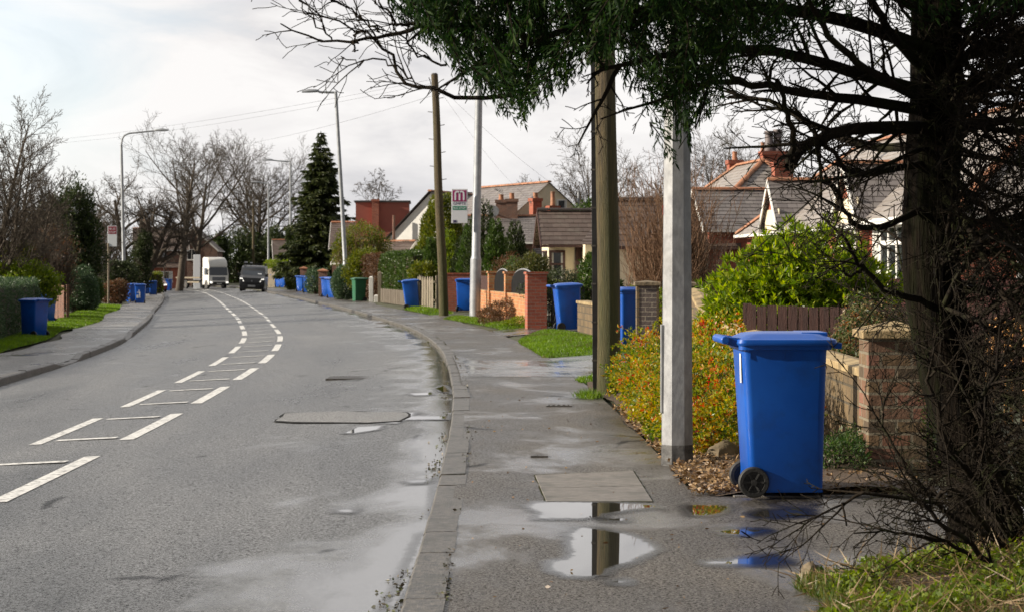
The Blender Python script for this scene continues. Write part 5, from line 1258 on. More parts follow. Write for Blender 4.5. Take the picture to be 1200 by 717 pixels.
def bush(name, label, loc, blobs, N, L_, W, mat, seed, up=.35, stems=30, stem_mat=None, inner=.55, group=None, cat='shrub', lump=.16, clump=0):
    rg = np.random.default_rng(seed); t = thing(name, label, cat, loc, 0, group)
    C, d = shell_pts(rg, N, blobs, inner, lump)
    if clump:                                   # whorls of leaves at shoot tips
        k = N // clump; C = np.repeat(C[:k], clump, 0) + rg.normal(size=(k * clump, 3)) * L_ * .12; d = np.repeat(d[:k], clump, 0); N = k * clump
    D = d * .8 + rg.normal(size=(N, 3)) * .75; D[:, 2] += up
    keep = C[:, 2] > .01
    leaves('foliage', C[keep], D[keep], (rg.uniform(.6, 1.25, N) * L_)[keep], (rg.uniform(.7, 1.2, N) * W)[keep], mat, t)
    polys = []
    for i in range(stems):
        e, _ = shell_pts(rg, 1, blobs, .75, .05); e = e[0]; b0_ = np.array([e[0] * .25 + rg.normal() * .05, e[1] * .25 + rg.normal() * .05, -.05])
        m_ = (b0_ + e) / 2 + rg.normal(size=3) * .08 + np.array([0, 0, .12 * e[2]])
        tt = np.linspace(0, 1, 7)[:, None]; pts = (1 - tt) ** 2 * b0_ + 2 * tt * (1 - tt) * m_ + tt ** 2 * e
        polys.append((pts, np.linspace(.014, .003, 7) * max(1, L_ / .06)))
    if polys:
        V, Q = tubes(polys, 5); npmesh('stem', V, Q, stem_mat or M['twig'], t)
    return t
def hedge(name, label, pts, width, h, N, L_, W, mat, seed, round_=.12, cat='hedge', sag=0):
    """clipped hedge along a ground line; pts are world (x, y); thickness to the right of the line"""
    rg = np.random.default_rng(seed); o = Vector((*pts[0], zgx(*pts[0]))); t = thing(name, label, cat, o)
    cs = MB(); Cs, Ds = [], []
    lens = [math.dist(a, b2) for a, b2 in zip(pts, pts[1:])]; tot = sum(lens)
    for (a, b2), ln in zip(zip(pts, pts[1:]), lens):
        a = np.array([*a, 0.]); b2 = np.array([*b2, 0.]); u = (b2 - a) / ln; v = np.array([u[1], -u[0], 0])
        n_ = int(N * ln / tot); s_ = rg.uniform(-.1, ln + .1, n_); f = rg.random(n_)
        per = 2 * h + width; q = rg.uniform(0, per, n_)
        w_ = np.where(q < h, 0, np.where(q < h + width, q - h, width)); z = np.where(q < h, q, np.where(q < h + width, h, per - q))
        nn = np.where((q < h)[:, None], -v, np.where((q < h + width)[:, None], np.array([0, 0, 1.]), v))
        bul = .05 * np.sin(s_ * 2.1 + z * 3) + .035 * np.sin(s_ * 5.3 + seed); dep = rg.random(n_) ** 2 * .16
        edge = np.clip((z - (h - round_)) / round_, 0, 1) * round_ * .6
        C = a + u * s_[:, None] + v * (w_ + np.where(q < h, edge, np.where(q > h + width, -edge, 0)))[:, None] + np.array([0, 0, 1.]) * z[:, None] + nn * (bul - dep)[:, None]
        g = np.array([zgx(x, y) for x, y in C[:, :2]]); C[:, 2] += g
        Cs.append(C - np.array(o)); Ds.append(nn * .7 + rg.normal(size=(n_, 3)) * .7 + np.array([0, 0, .3]))
        e0 = .13; ga, gb = zgx(*a[:2]), zgx(*b2[:2])
        def sec(p, g_): return [tuple(p + v * x + np.array([0, 0, g_ + zz]) - np.array(o)) for x, zz in ((e0, -.1), (width - e0, -.1), (width - e0, h - e0), (e0, h - e0))]
        cs.loft([sec(a + u * .06, ga), sec(b2 - u * .06, gb)])
    for e, (p, dr) in enumerate(((pts[0], (pts[0][0] - pts[1][0], pts[0][1] - pts[1][1])), (pts[-1], (pts[-1][0] - pts[-2][0], pts[-1][1] - pts[-2][1])))):
        n_ = max(40, int(N * width * h / (tot * (2 * h + width)) * 1.3)); u = np.array([*dr, 0.]); u /= np.linalg.norm(u); v = (1 if e else -1) * np.array([u[1], -u[0], 0])
        q = rg.random((n_, 3)); C = np.array([*p, zgx(*p)]) + v * (q[:, :1] * width) + np.array([0, 0, 1.]) * q[:, 1:2] * h + u * (.05 - .14 * q[:, 2:] ** 2)
        Cs.append(C - np.array(o)); Ds.append(u * .7 + rg.normal(size=(n_, 3)) * .7)
    C = np.concatenate(Cs); D = np.concatenate(Ds)
    leaves('foliage', C, D, rg.uniform(.6, 1.3, len(C)) * L_, rg.uniform(.7, 1.2, len(C)) * W, mat, t)
    cs.build('branches', M['twig'], t)
    return t
def cone_tree(name, label, loc, h, r, N, L_, W, mat, seed, power=.75, spread=.5, cat='conifer', base=.02, lean=(0, 0), group=None, ragged=.15, trunk_r=None):
    rg = np.random.default_rng(seed); t = thing(name, label, cat, loc, 0, group)
    u = rg.random(N); z = h * (base + (1 - base) * (1 - np.sqrt(1 - u * .995)))
    a = rg.uniform(0, 2 * PI, N); rad = r * (1 - z / h) ** power * np.minimum(1, .6 + z / h * 2.5)
    rad = rad * (1 + ragged * np.sin(a * 5 + z * 4 / r) + ragged * np.sin(a * 3 - z * 7 / r + 1)) * (.55 + .5 * rg.random(N) ** .5) + .02
    C = np.stack([rad * np.cos(a) + lean[0] * z, rad * np.sin(a) + lean[1] * z, z], 1)
    D = np.stack([np.cos(a) * spread, np.sin(a) * spread, np.ones(N)], 1) + rg.normal(size=(N, 3)) * .3
    leaves('foliage', C, D, rg.uniform(.6, 1.3, N) * L_, rg.uniform(.7, 1.2, N) * W, mat, t)
    polys = [(np.array([[lean[0] * q, lean[1] * q, q] for q in np.linspace(-.1, h * .97, 8)]), np.linspace(trunk_r or r * .12, .01, 8))]
    for i in range(60):
        zz = h * rg.uniform(.03, .9); an = rg.uniform(0, 2 * PI); rr_ = r * (1 - zz / h) ** power * .8
        polys.append((np.array([[lean[0] * zz + q * rr_ * math.cos(an), lean[1] * zz + q * rr_ * math.sin(an), zz + q * rr_ * .9] for q in (0, .5, 1)]), np.array([.02, .013, .005]) * max(1, h / 4)))
    V, Q = tubes(polys, 5); npmesh('trunk', V, Q, M['bark_dark'], t)
    return t
def grow(rg, p, d, L_, r, lvl, sp, out):
    n = sp['seg'][lvl]; pts = [p.copy()]; rad = [r]; d = d / np.linalg.norm(d); dirs = [d]
    endr = sp.get('taper', .3)
    wig = sp['wig'][lvl]; up = sp['up'][lvl]; rn = rg.normal(size=(n, 3)) * wig
    for i in range(n):
        d = d + rn[i]; d[2] += up; d = d / math.sqrt(d[0] * d[0] + d[1] * d[1] + d[2] * d[2])
        p = p + d * (L_ / n); pts.append(p); rad.append(max(sp['rmin'], r * (1 - (1 - endr) * (i + 1) / n))); dirs.append(d)
    out[lvl].append((np.array(pts), np.array(rad)))
    if lvl + 1 >= len(sp['seg']): return
    k = sp['kids'][lvl]; s0 = sp['start'][lvl]; az = rg.uniform(0, 6.28)
    for i in range(k):
        t = s0 + (1 - s0) * (i + rg.random()) / k; f = t * n; j = min(n - 1, int(f)); q = pts[j] + (pts[j + 1] - pts[j]) * (f - j); dd = dirs[j + 1]
        az += 2.4 + rg.uniform(-.5, .5)
        a = np.cross(dd, np.array([.31, .17, .93])); a /= np.linalg.norm(a) + 1e-6; b_ = np.cross(dd, a)
        ang = math.radians(sp['ang'][lvl] * rg.uniform(.75, 1.25))
        nd = dd * math.cos(ang) + (a * math.cos(az) + b_ * math.sin(az)) * math.sin(ang)
        cl = L_ * sp['lenr'][lvl] * (1 - sp.get('short', .45) * t) * rg.uniform(.7, 1.2); cr = max(sp['rmin'], (rad[j] * (1 - (f - j)) + rad[j + 1] * (f - j)) * sp.get('rr', .6))
        grow(rg, q, nd, cl, cr, lvl + 1, sp, out)
def bare_tree(name, label, loc, h, r, sp, seed, lean=(0, 0, 1), cat='tree', mat=None, tmat=None, split=2, group=None, trunks=None):
    rg = np.random.default_rng(seed); out = [[] for _ in sp['seg']]; t = thing(name, label, cat, loc, 0, group)
    for (d, L_, rr_) in (trunks or [(lean, h, r)]): grow(rg, np.array([0, 0, -.1]), np.array(d, float), L_, rr_, 0, sp, out)
    V, Q = tubes(sum(out[:split], []), 8); npmesh('trunk', V, Q, tmat or mat or M['bark'], t, smooth=True)
    V, Q = tubes(sum(out[split:], []), 3); npmesh('crown', V, Q, mat or M['bark'], t)
    return t
def atp(px, D, dz=0): x = wx(px, D); return (x, D, zgx(x, D) + dz)

# ---- near planting
x0, y0 = 1.9, 21
bush('berberis', 'orange and yellow leaved berberis with red leaves, around the octagonal column in the bed', (x0, y0, .03),
     [(-.05, -3.2, .30, .42, .6, .34), (-.15, -1.6, .34, .5, 1.0, .40), (.0, -.2, .38, .55, 1.2, .42), (-.25, 1.5, .32, .45, 1.0, .40), (.1, 2.4, .40, .5, 1.2, .42), (.2, -2.4, .34, .32, .8, .34), (-.52, -3.3, .18, .24, .45, .2), (-.58, -1.6, .22, .24, .9, .26), (-.55, .8, .26, .26, 1.0, .3), (-.4, 3.4, .34, .34, 1.1, .36)], 78000, .042, .020, M['lf_berb'], 41, up=.3, clump=5, stems=160, stem_mat=M['twig_red'], lump=.34, inner=.72)
bush('evergreen_shrub', 'large bright green evergreen shrub in front of the gabled bungalow', (wx(935, 29.5), 29.5, 0),
     [(-.68, 0, 1.0, .55, .6, .58), (-.1, 0, 1.32, .72, .7, .62), (.45, .1, 1.42, .65, .7, .56), (.95, .2, 1.0, .5, .6, .6), (-.95, -.1, .7, .38, .45, .45), (.0, -.2, .95, .8, .6, .6), (-.25, 0, 1.6, .4, .4, .3)], 26000, .12, .034, M['lf_bright'], 42, up=.55, stems=90, inner=.35, clump=9, lump=.24)
bush('weeping_shrub', 'rounded weeping shrub with speckled leaves between the dark fence and the stone capped pier', (wx(1019, 20.5), 20.5, 0),
     [(0, 0, .74, .36, .33, .46), (.05, 0, .35, .38, .36, .4)], 15000, .045, .02, M['lf_cot'], 43, up=-.6, stems=60, stem_mat=M['twig_red'])
bush('low_shrub', 'low dark green leafy plant at the foot of the block wall beside the large bin', (2.36, 16.1, 0),
     [(0, 0, .10, .22, .22, .16), (.12, .3, .16, .16, .25, .16), (-.1, .5, .1, .14, .2, .12)], 3800, .035, .014, leafmat('low_plant_leaf', [(.02, .05, .012), (.04, .08, .02), (.08, .11, .03)], .35), 44, stems=40)
t = bush('ivy_clump', 'ragged green growth climbing the right edge of the stone capped pier', (3.1, 16.3, 0), [(0, 0, .5, .12, .2, .45), (.05, .1, .25, .18, .2, .28)], 2600, .035, .02, M['lf_hedge'], 45, stems=20)
bush('laurel', 'dark glossy laurel behind the pale block wall, left of the mossy pole', atp(698, 53), [(0, 0, 1.0, .4, .6, .7), (.3, .3, .6, .5, .6, .5), (.1, 0, 1.5, .3, .4, .35)], 9000, .10, .045, M['lf_hedge'], 46, stems=40, clump=5)
bush('shrub', 'clipped grey brown shrub behind the leaning bin at the metal gate', atp(645, 54), [(.1, 0, .85, .75, .6, .45), (.7, .2, .75, .5, .5, .5)], 9000, .06, .025, M['lf_holly'], 47, stems=40)
bush('shrub', 'lime green low shrub on top of the garden bank below the cream bungalow', atp(633, 60), [(0, 0, .78, .55, .5, .3)], 4500, .07, .03, M['lf_lime'], 48, stems=20)
bush('shrub', 'rounded olive shrub in front of the cream bungalow window', atp(622, 66), [(0, 0, 1.0, .65, .7, .75), (-.6, 0, .8, .6, .6, .6), (.1, 0, 1.45, .4, .5, .4)], 12000, .08, .035, M['lf_olive'], 49, stems=40)
bush('shrub', 'dark round shrub left of the olive one behind the arched panels', atp(605, 68), [(0, 0, .9, .7, .6, .7), (-.7, .2, .6, .6, .6, .6)], 9000, .08, .035, M['lf_hedge'], 50, stems=30)
bush('bronze_shrub', 'bronze leaved shrub in front of the orange brick wall on the verge', atp(592, 56.5), [(0, 0, .32, .42, .5, .34), (.4, -.6, .25, .3, .4, .27), (-.42, .5, .2, .3, .4, .24)], 8000, .05, .022, M['lf_red'], 51, stems=50, stem_mat=M['twig_red'])
bush('ground_shrub', 'bright low green mound at the foot of the orange brick wall near the gate', atp(612, 54.0), [(0, 0, .08, .5, .4, .16), (.3, -.3, .06, .35, .3, .14)], 5200, .045, .02, M['lf_lime'], 52, stems=10)
bush('yellow_shrub', 'yellowish shrub above the leaning bin by the thin pole', atp(492, 84), [(.1, 0, 1.15, .5, .6, .45), (.3, 0, .8, .4, .5, .5)], 5000, .11, .05, M['lf_gold'], 53, stems=30)
bush('shrub', 'mid green shrub behind the yellowish one by the golden conifer', atp(492, 92), [(0, 0, 1.5, .6, .7, .7)], 6000, .11, .05, M['lf_hedge'], 54, stems=20)
# bare stemmed bush behind the dark pier
def stem_bush(name, label, loc, n, h, spread, seed, mat, sub=9, r=.012):
    rg = np.random.default_rng(seed); t = thing(name, label, 'shrub', loc); main, tw = [], []
    for i in range(n):
        a = rg.uniform(0, 6.28); b0_ = np.array([rg.normal() * spread * .25, rg.normal() * spread * .25, -.05]); hh = h * rg.uniform(.6, 1.05); lean_ = rg.random() ** .7 * spread
        tt = np.linspace(0, 1, 9); pts = np.stack([b0_[0] + lean_ * math.cos(a) * tt ** 1.4, b0_[1] + lean_ * math.sin(a) * tt ** 1.4, hh * tt], 1) + rg.normal(size=(9, 3)) * .02 * h * tt[:, None]
        main.append((pts, np.linspace(r, r * .3, 9)))
        for k in range(sub):
            f = rg.uniform(.25, .95); j = int(f * 8); q = pts[j]; d = nrm(np.array([math.cos(a) * .3 + rg.normal() * .5, math.sin(a) * .3 + rg.normal() * .5, 1.])); ln = h * rg.uniform(.12, .3) * (1.2 - f)
            s2 = np.stack([q + d * ln * w_ + np.array([0, 0, .1 * ln * w_ * w_]) for w_ in (0, .35, .7, 1)]) + rg.normal(size=(4, 3)) * .012 * h * np.array([[0], [.5], [1], [1]])
            tw.append((s2, np.linspace(r * .45, r * .22, 4)))
    V, Q = tubes(main, 5); npmesh('stem', V, Q, mat, t); V, Q = tubes(tw, 3); npmesh('crown', V, Q, mat, t)
    return t
stem_bush('bare_bush', 'tall bush of bare brown stems behind the dark brick gate pier', atp(785, 41), 210, 3.25, 1.05, 61, M['twig_red'], 11, .011)
stem_bush('bare_bush', 'second fainter bush of bare stems against the brick bungalow wall', atp(822, 52), 70, 2.3, .8, 62, M['twig'], 9, .011)
bush('shrub', 'small yellow green undergrowth at the foot of the bare brown stems', atp(762, 40), [(0, 0, .6, .6, .6, .45), (.9, 0, .5, .5, .5, .4)], 5000, .06, .025, M['lf_lime'], 63, stems=30)
# conifers and hedges in the middle distance
cone_tree('golden_conifer', 'broad golden green conifer behind the thin wooden pole', atp(516, 92), 4.75, 1.45, 26000, .16, .05, M['lf_gold'], 71, power=.62, lean=(0.02, 0), ragged=.1)
cone_tree('golden_conifer', 'smaller yellow green conifer at the right of the thin wooden pole', atp(527, 84), 3.0, .6, 8000, .13, .045, M['lf_lime'], 72)
cone_tree('cypress', 'narrow dark cypress just left of the thin wooden pole', atp(505, 86), 2.7, .5, 8000, .13, .04, M['lf_hedge'], 73)
for i, (px, D, h_, r_, lab) in enumerate(((553, 77, 3.3, .6, 'dark cypress half behind the bus stop lamp column'), (566, 76, 4.0, .75, 'tallest dark cypress with a wispy top, right of the bus stop lamp column'), (581, 74, 3.2, .5, 'slim dark cypress right of the tallest one'), (604, 78, 3.2, .55, 'last dark cypress of the row, nearest the cream bungalow'), (592, 80, 2.6, .4, 'short dark cypress between the slim one and the last one'), (543, 80, 2.7, .55, 'bushy dark cypress left of the bus stop lamp column'))):
    cone_tree('cypress', lab, atp(px, D), h_, r_, 9000, .12, .04, M['lf_dark'] if i % 2 else M['lf_hedge'], 80 + i, power=.6, group='dark cypresses behind the brick wall')
bush('red_shrub', 'reddish brown bare shrub among the dark cypresses', atp(597, 73), [(0, 0, 1.2, .55, .5, .7)], 2500, .07, .03, M['lf_red'], 90, stems=80, stem_mat=M['twig_red'])
hedge('clipped_hedge', 'squared green hedge above the low grey fence', [(wx(480, 89), 89), (wx(446, 97), 97)], 1.4, 2.0, 20000, .11, .05, M['lf_hedge'], 91)
hedge('clipped_hedge', 'browned out block of clipped hedge left of the squared green hedge', [(wx(446, 99), 99), (wx(426, 103), 103)], 1.3, 2.0, 9000, .11, .05, M['lf_brown'], 92)
bush('hedge_top', 'fresh green conifer hedge top behind the browned block', atp(428, 105), [(0, 0, 1.75, .75, .8, .55), (-.35, 0, 1.2, .6, .6, .7)], 7000, .12, .05, M['lf_gold'], 93, cat='hedge')
bush('clipped_bush', 'rounded clipped green bush leaning over the pavement left of the green bin', atp(403.5, 108), [(0, 0, .75, .62, .9, .85), (.1, .5, 1.1, .6, .8, .6)], 14000, .10, .045, M['lf_privet'], 94, lump=.06)
bush('round_tree', 'round olive tree with a dense twiggy crown behind the straight arm lamp column', atp(423, 118), [(0, 0, 2.7, 1.35, 1.2, 1.15), (-.8, 0, 2.2, .8, .9, 1.0), (.8, .2, 2.3, .8, .8, 1.0)], 9000, .13, .05, M['lf_gold'], 95, cat='tree', stems=420, stem_mat=M['twig_red'])
bush('shrub', 'low green bush by the far gate pillar', atp(372, 134), [(0, 0, .7, .7, .8, .8)], 4000, .13, .05, M['lf_privet'], 96)
bush('shrub', 'clipped yellow green bush beside the white far lamp column', atp(343, 165), [(0, 0, .5, .5, .6, .65)], 3000, .14, .06, M['lf_gold'], 97)
hedge('clipped_hedge', 'bright green far hedge between the far lamp column and the spruce', [(wx(338, 192), 192), (wx(310, 205), 205)], 1.5, 2.2, 6000, .2, .1, M['lf_lime'], 98)
# spruce
M['lf_spruce'] = leafmat('spruce_needles', [(.022, .034, .012), (.045, .06, .02), (.08, .09, .03)], .25)
def spruce(name, label, loc, h, r, seed, mat, n_whorl=26, per=9, leafL=.3, leafW=.07, top=1., dens=34):
    rg = np.random.default_rng(seed); t = thing(name, label, 'conifer', loc); polys = [(np.array([[0, 0, q] for q in np.linspace(-.1, h, 12)]), np.linspace(h * .016, .02, 12))]
    C, D = [], []
    for wv in range(n_whorl):
        f = (wv + .5) / n_whorl; z = h * (.10 + .89 * f)
        rl = r * (1 - f) ** .95 * (.65 + .7 * rg.random()) + .12
        for k in range(per if f < .8 else 6):
            a = rg.uniform(0, 6.28); ln = rl * rg.uniform(.65, 1.15); n_ = 7; tt = np.linspace(0, 1, n_)
            pts = np.stack([ln * tt * math.cos(a), ln * tt * math.sin(a), z + ln * (.18 * tt - .55 * tt ** 2 + .22 * tt ** 3 * 1.4) * (1.15 - f)], 1); pts[:, 2] += rg.uniform(-.5, .5) * h / n_whorl; polys.append((pts, np.linspace(.035, .008, n_) * h / 10))
            m_ = max(6, int(dens * ln)); q = rg.random(m_) ** .7; j = np.minimum((q * (n_ - 1)).astype(int), n_ - 2); fr = q * (n_ - 1) - j
            c = pts[j] + (pts[j + 1] - pts[j]) * fr[:, None]; s_ = rg.choice([-1, 1], m_); ax = np.array([math.cos(a), math.sin(a), 0]); sd = np.array([-math.sin(a), math.cos(a), 0])
            d = ax * .6 + sd * s_[:, None] * rg.uniform(.2, 1, m_)[:, None] + np.array([0, 0, -1.]) * rg.uniform(0, .9, m_)[:, None]
            C.append(c); D.append(d)
    C = np.concatenate(C); D = np.concatenate(D); n_ = len(C)
    leaves('foliage', C, D, rg.uniform(.6, 1.4, n_) * leafL, leafW, mat, t)
    V, Q = tubes(polys, 5); npmesh('trunk', V, Q, M['bark_dark'], t)
    return t
spruce('spruce', 'tall dark spruce with a pointed top right of the road', atp(376, 157), 11.2, 3.0, 101, M['lf_spruce'], 40, 13, .36, .10, dens=60)
bush('evergreen', 'dark bushy evergreen filling in below the spruce', atp(366, 157), [(0, 0, 2.4, 1.5, 1.2, 2.2), (1.0, .5, 1.8, 1.2, 1, 1.6), (-.9, .3, 3.6, .9, .8, 1.2)], 16000, .25, .08, M['lf_dark'], 102, stems=60, cat='tree')
# big evergreens behind the vehicles
for i, (px, D, bl, lab) in enumerate(((275, 250, [(0, 0, 2.6, 2.4, 2, 2.9), (2.2, 0, 2.2, 2, 2, 2.6)], 'dark evergreen mass behind the lorry'), (322, 255, [(0, 0, 2.6, 2.2, 2, 3.0)], 'dark ivy clad thicket at the foot of the round bare tree'), (250, 240, [(0, 0, 2.3, 1.6, 2, 2.8)], 'dark evergreen left of the lorry in front of the brown gable'), (300, 262, [(0, 0, 2.6, 2.6, 2, 3.3)], 'brownish evergreen thicket behind the dark van'))):
    bush('evergreen', lab, atp(px, D), bl, 9000, .42, .16, M['lf_holly'] if i in (1, 3) else M['lf_dark'], 110 + i, stems=40, cat='tree', lump=.22)
# ---- left side
hedge('clipped_hedge', 'trimmed grey green hedge on the left verge, ending at the blue bins', [(-9.5, 40), (-11.0, 48), (-12.35, 56.5)], 0, 0, 10, .01, .01, M['lf_privet'], 1) if False else None
_pts = [(KX(y) - RW - 3.1, y) for y in (38, 44, 50, 56, 62, 68)]
hedge('clipped_hedge', 'trimmed grey green hedge on the left verge, ending at the blue bins', [(p[0] - 1.6, p[1]) for p in _pts], 1.6, 1.5, 66000, .075, .028, M['lf_privet'], 120, round_=.3)
bush('laurel', 'yellow green laurel rising behind the end of the left hedge', atp(32, 70), [(0, 0, 1.5, .9, .9, .5), (.5, 0, 1.2, .5, .6, .5), (-.6, 0, 1.6, .5, .5, .4)], 7000, .13, .055, M['lf_lime'], 121, stems=30)
bush('holly_tree', 'large dark holly like tree behind the reddish fence on the left', atp(80, 100), [(0, 0, 2.5, 1.35, 1.5, 2.7), (-.7, 0, 3.4, 1.0, 1.2, 1.4), (.35, 0, 3.9, .85, 1.0, 1.4), (.85, 0, 2.6, .65, 1.0, 1.4), (-1.5, .3, 2.9, 1.1, 1.2, 1.5), (-1.3, 0, 1.6, .9, 1.2, 1.6)], 34000, .17, .07, M['lf_dark'], 122, stems=120, cat='tree', lump=.24)
bush('twiggy_shrub', 'big brown twiggy shrub left of the dark holly', atp(62, 88), [(0, 0, 2.0, 1.0, 1, 1.7), (-.6, 0, 1.4, .9, .9, 1.3)], 3500, .10, .04, M['lf_red'], 123, stems=900, stem_mat=M['twig'])
bush('conifer_bough', 'yellow green conifer spreading at the left edge behind the hedge', atp(6, 78), [(0, 0, 2.2, 1.1, .8, .55), (-.4, 0, 1.2, .9, .8, .8), (.5, 0, 1.75, .5, .6, .35)], 8000, .13, .045, M['lf_gold'], 124, stems=60, cat='conifer')
bush('shrub', 'tall grey green hedge shrub between the holly and the bus stop post', atp(88, 94), [(0, 0, .95, .75, .9, 1.0), (.45, .4, .7, .5, .8, .8)], 11000, .11, .045, M['lf_privet'], 125)
bush('shrub', 'low dark bush left of the bus stop post', atp(108, 112), [(0, 0, .7, .6, .8, .7)], 6000, .13, .05, M['lf_hedge'], 126)
bush('red_shrub', 'low reddish bush beside the two marked bins on the left', atp(137, 122), [(0, 0, .65, .7, .7, .65), (-.6, .5, .4, .4, .6, .45)], 6000, .12, .05, M['lf_red'], 127, stems=60)
bush('shrub', 'dark rounded bush behind the low reddish one', atp(140, 132), [(0, 0, 1.4, 1.0, .9, 1.0)], 7000, .16, .06, M['lf_holly'], 128)
bush('ivy_mass', 'ivy covered undergrowth at the foot of the leaning oak', atp(163, 158), [(0, 0, 1.8, .8, .8, 1.9), (.4, 0, 3.4, .5, .6, 1.2)], 8000, .18, .08, M['lf_holly'], 129, cat='ivy')
hedge('clipped_hedge', 'low yellow green hedge behind the far blue bins', [(wx(176, 178), 178), (wx(155, 185), 185)], 1.0, 1.6, 4000, .2, .09, M['lf_gold'], 130)
# bare trees
oak = dict(seg=(7, 7, 6, 5, 4), wig=(.10, .26, .28, .28, .25), up=(.02, .05, .05, .04, .03), kids=(7, 8, 7, 6), start=(.38, .2, .2, .15), ang=(58, 50, 48, 45), lenr=(.72, .55, .5, .5), rmin=.009, rr=.62, short=.35, taper=.35)
vase = dict(seg=(6, 8, 6, 5, 4), wig=(.03, .06, .08, .09, .1), up=(.02, .045, .035, .025, .02), kids=(9, 8, 6, 5), start=(.28, .25, .2, .15), ang=(42, 40, 42, 42), lenr=(.85, .5, .48, .5), rmin=.013, rr=.6, short=.3, taper=.3)
slim = dict(seg=(9, 7, 5, 4), wig=(.04, .08, .1, .1), up=(.03, .045, .03, .02), kids=(22, 9, 6), start=(.2, .15, .15), ang=(42, 38, 38), lenr=(.42, .45, .5), rmin=.008, rr=.5, short=.5, taper=.15)
birch = dict(seg=(8, 7, 6, 6), wig=(.05, .12, .14, .12), up=(.03, .05, -.04, -.10), kids=(16, 9, 8), start=(.25, .2, .15), ang=(45, 40, 35), lenr=(.45, .5, .6), rmin=.010, rr=.5, short=.5, taper=.15)
bare_tree('oak', 'gnarled bare oak with a leaning ivy trunk behind the swan neck lamp column', atp(160, 160), 6.4, .36, dict(oak, up=(.0, .05, .05, .04, .03)), 201, lean=(.28, 0, 1), trunks=[((.20, 0, 1), 6.8, .36), ((-.25, .1, 1), 7.2, .30), ((.5, .1, .8), 6.0, .25)])
bare_tree('bare_tree', 'slender bare tree with a straight trunk left of the lorry', atp(210, 196), 11.5, .36, dict(slim, rmin=.010, lenr=(.40, .45, .5), kids=(30, 11, 8), start=(.28, .15, .15)), 202, lean=(.05, 0, 1))
bare_tree('bare_tree', 'second bare tree filling the sky right of the slender one', atp(228, 222), 10.5, .32, dict(vase, rmin=.011, kids=(11, 9, 7, 5), lenr=(1., .52, .48, .5)), 203, lean=(.1, 0, 1))
bare_tree('bare_tree', 'large round crowned bare tree in the middle of the street end', atp(301, 262), 9.8, .46, dict(vase, rmin=.011, kids=(17, 11, 8, 6), lenr=(1.08, .52, .46, .5), ang=(52, 42, 42, 42), start=(.35, .25, .2, .15)), 204)
bare_tree('birch', 'fine twigged weeping birch behind the red clad house', atp(439, 205), 9.6, .2, dict(birch, rmin=.013, kids=(20, 10, 8)), 205)
for i, (px, D, h_, sd, lab) in enumerate(((22, 78, 5.7, 211, 'tall many stemmed bare tree at the left edge'), (-8, 70, 6.6, 212, 'bare tree with long upright twigs at the picture edge'), (47, 92, 5.0, 213, 'bare tree of fine twigs just left of the dark holly'), (100, 128, 5.4, 214, 'bare tree of fine twigs behind the dark holly'), (125, 140, 5.9, 215, 'bare tree between the holly and the swan neck lamp column'))):
    bare_tree('bare_tree', lab, atp(px, D), h_, .13, dict(slim, rmin=.006 if D < 95 else .008, kids=(24, 10, 7)), sd, trunks=[((.05, 0, 1), h_, .12), ((-.2, .1, 1), h_ * .85, .09), ((.28, -.1, 1), h_ * .85, .09), ((.02, .2, 1), h_ * .75, .08)])
for i, (px, D, h_, sd, lab) in enumerate(((690, 128, 8.6, 221, 'bare tree with open twigs rising left of the mossy pole above the cream bungalow'), (655, 140, 6.8, 222, 'thin bare tree with a curved trunk left of the mossy pole'), (775, 118, 7.4, 223, 'bare tree between the mossy pole and the octagonal column'), (838, 112, 8.6, 224, 'dense bare tree right of the octagonal column'), (880, 120, 8.3, 225, 'bare tree standing behind the paired chimney pots'), (915, 126, 6.8, 226, 'small bare tree right of the paired chimney pots'))):
    bare_tree('bare_tree', lab, atp(px, D), h_ * .62, .2, dict(vase, rmin=.008, kids=(10, 8, 7, 5), lenr=(.95, .5, .48, .5)), sd, mat=M['bark_pale'] if i in (2,) else M['bark'])
bush('evergreen', 'dark hedge tree on the slope above the cream bungalow roof', atp(690, 112), [(-.5, 0, 3.6, 1.2, 1, .8), (.4, 0, 4.0, 1.1, 1, 1.0), (1.4, 0, 3.6, 1.2, 1, 1.2)], 8000, .2, .08, M['lf_hedge'], 230, stems=80, cat='tree')
# ================================================================= the dark conifer beside us
TX, TY = 2.52, 11.7
t = thing('dark_conifer', 'old dark conifer with dead lower branches and drooping green sprays overhead, at the right', 'conifer', (TX, TY, 0))
O = np.array([TX, TY, 0.])
rg = np.random.default_rng(301)
M['spray'] = leafmat('conifer_spray', [(.004, .012, .003), (.009, .026, .006), (.018, .044, .009), (.040, .065, .015)], .3, .6, .12)
def Q3(px, py, D): return np.array(P(px, py, D)) - O
def tx(z): return -.30 * sst(-.2, 1.6, z) + .02 * math.sin(z * 3)           # trunk axis drifts left with height
zs = np.concatenate([np.linspace(-.15, .5, 6), np.linspace(.7, 9, 36)])
trunk_pts = np.array([[tx(z), .02 * math.sin(2 * z), z] for z in zs]); trunk_r = np.array([.168 * (1 - z / 11) + .06 * max(0, 1 - max(z, 0) / .4) ** 2 for z in zs])
V, Q = tubes([(trunk_pts, trunk_r)], 22)
a_ = np.arctan2(V[:, 1], V[:, 0] - np.interp(V[:, 2], zs, trunk_pts[:, 0]))
V[:, 0] += .012 * np.cos(a_) * np.sin(7 * a_ + V[:, 2] * 2) + .006 * np.sin(15 * a_ + 9 * V[:, 2]); V[:, 1] += .012 * np.sin(a_) * np.sin(7 * a_ + V[:, 2] * 2)
npmesh('trunk', V, Q, nmat('conifer_bark', (.002, .0015, .001), (.0125, .0092, .0065), 13, .92, 1.0, 30, stretch=(3, 3, .3), c3=(.012, .014, .005), s3=2.2, m3=(.5, .66), spec=.08), t, smooth=True)
limbs, twigs, fine = [], [], []
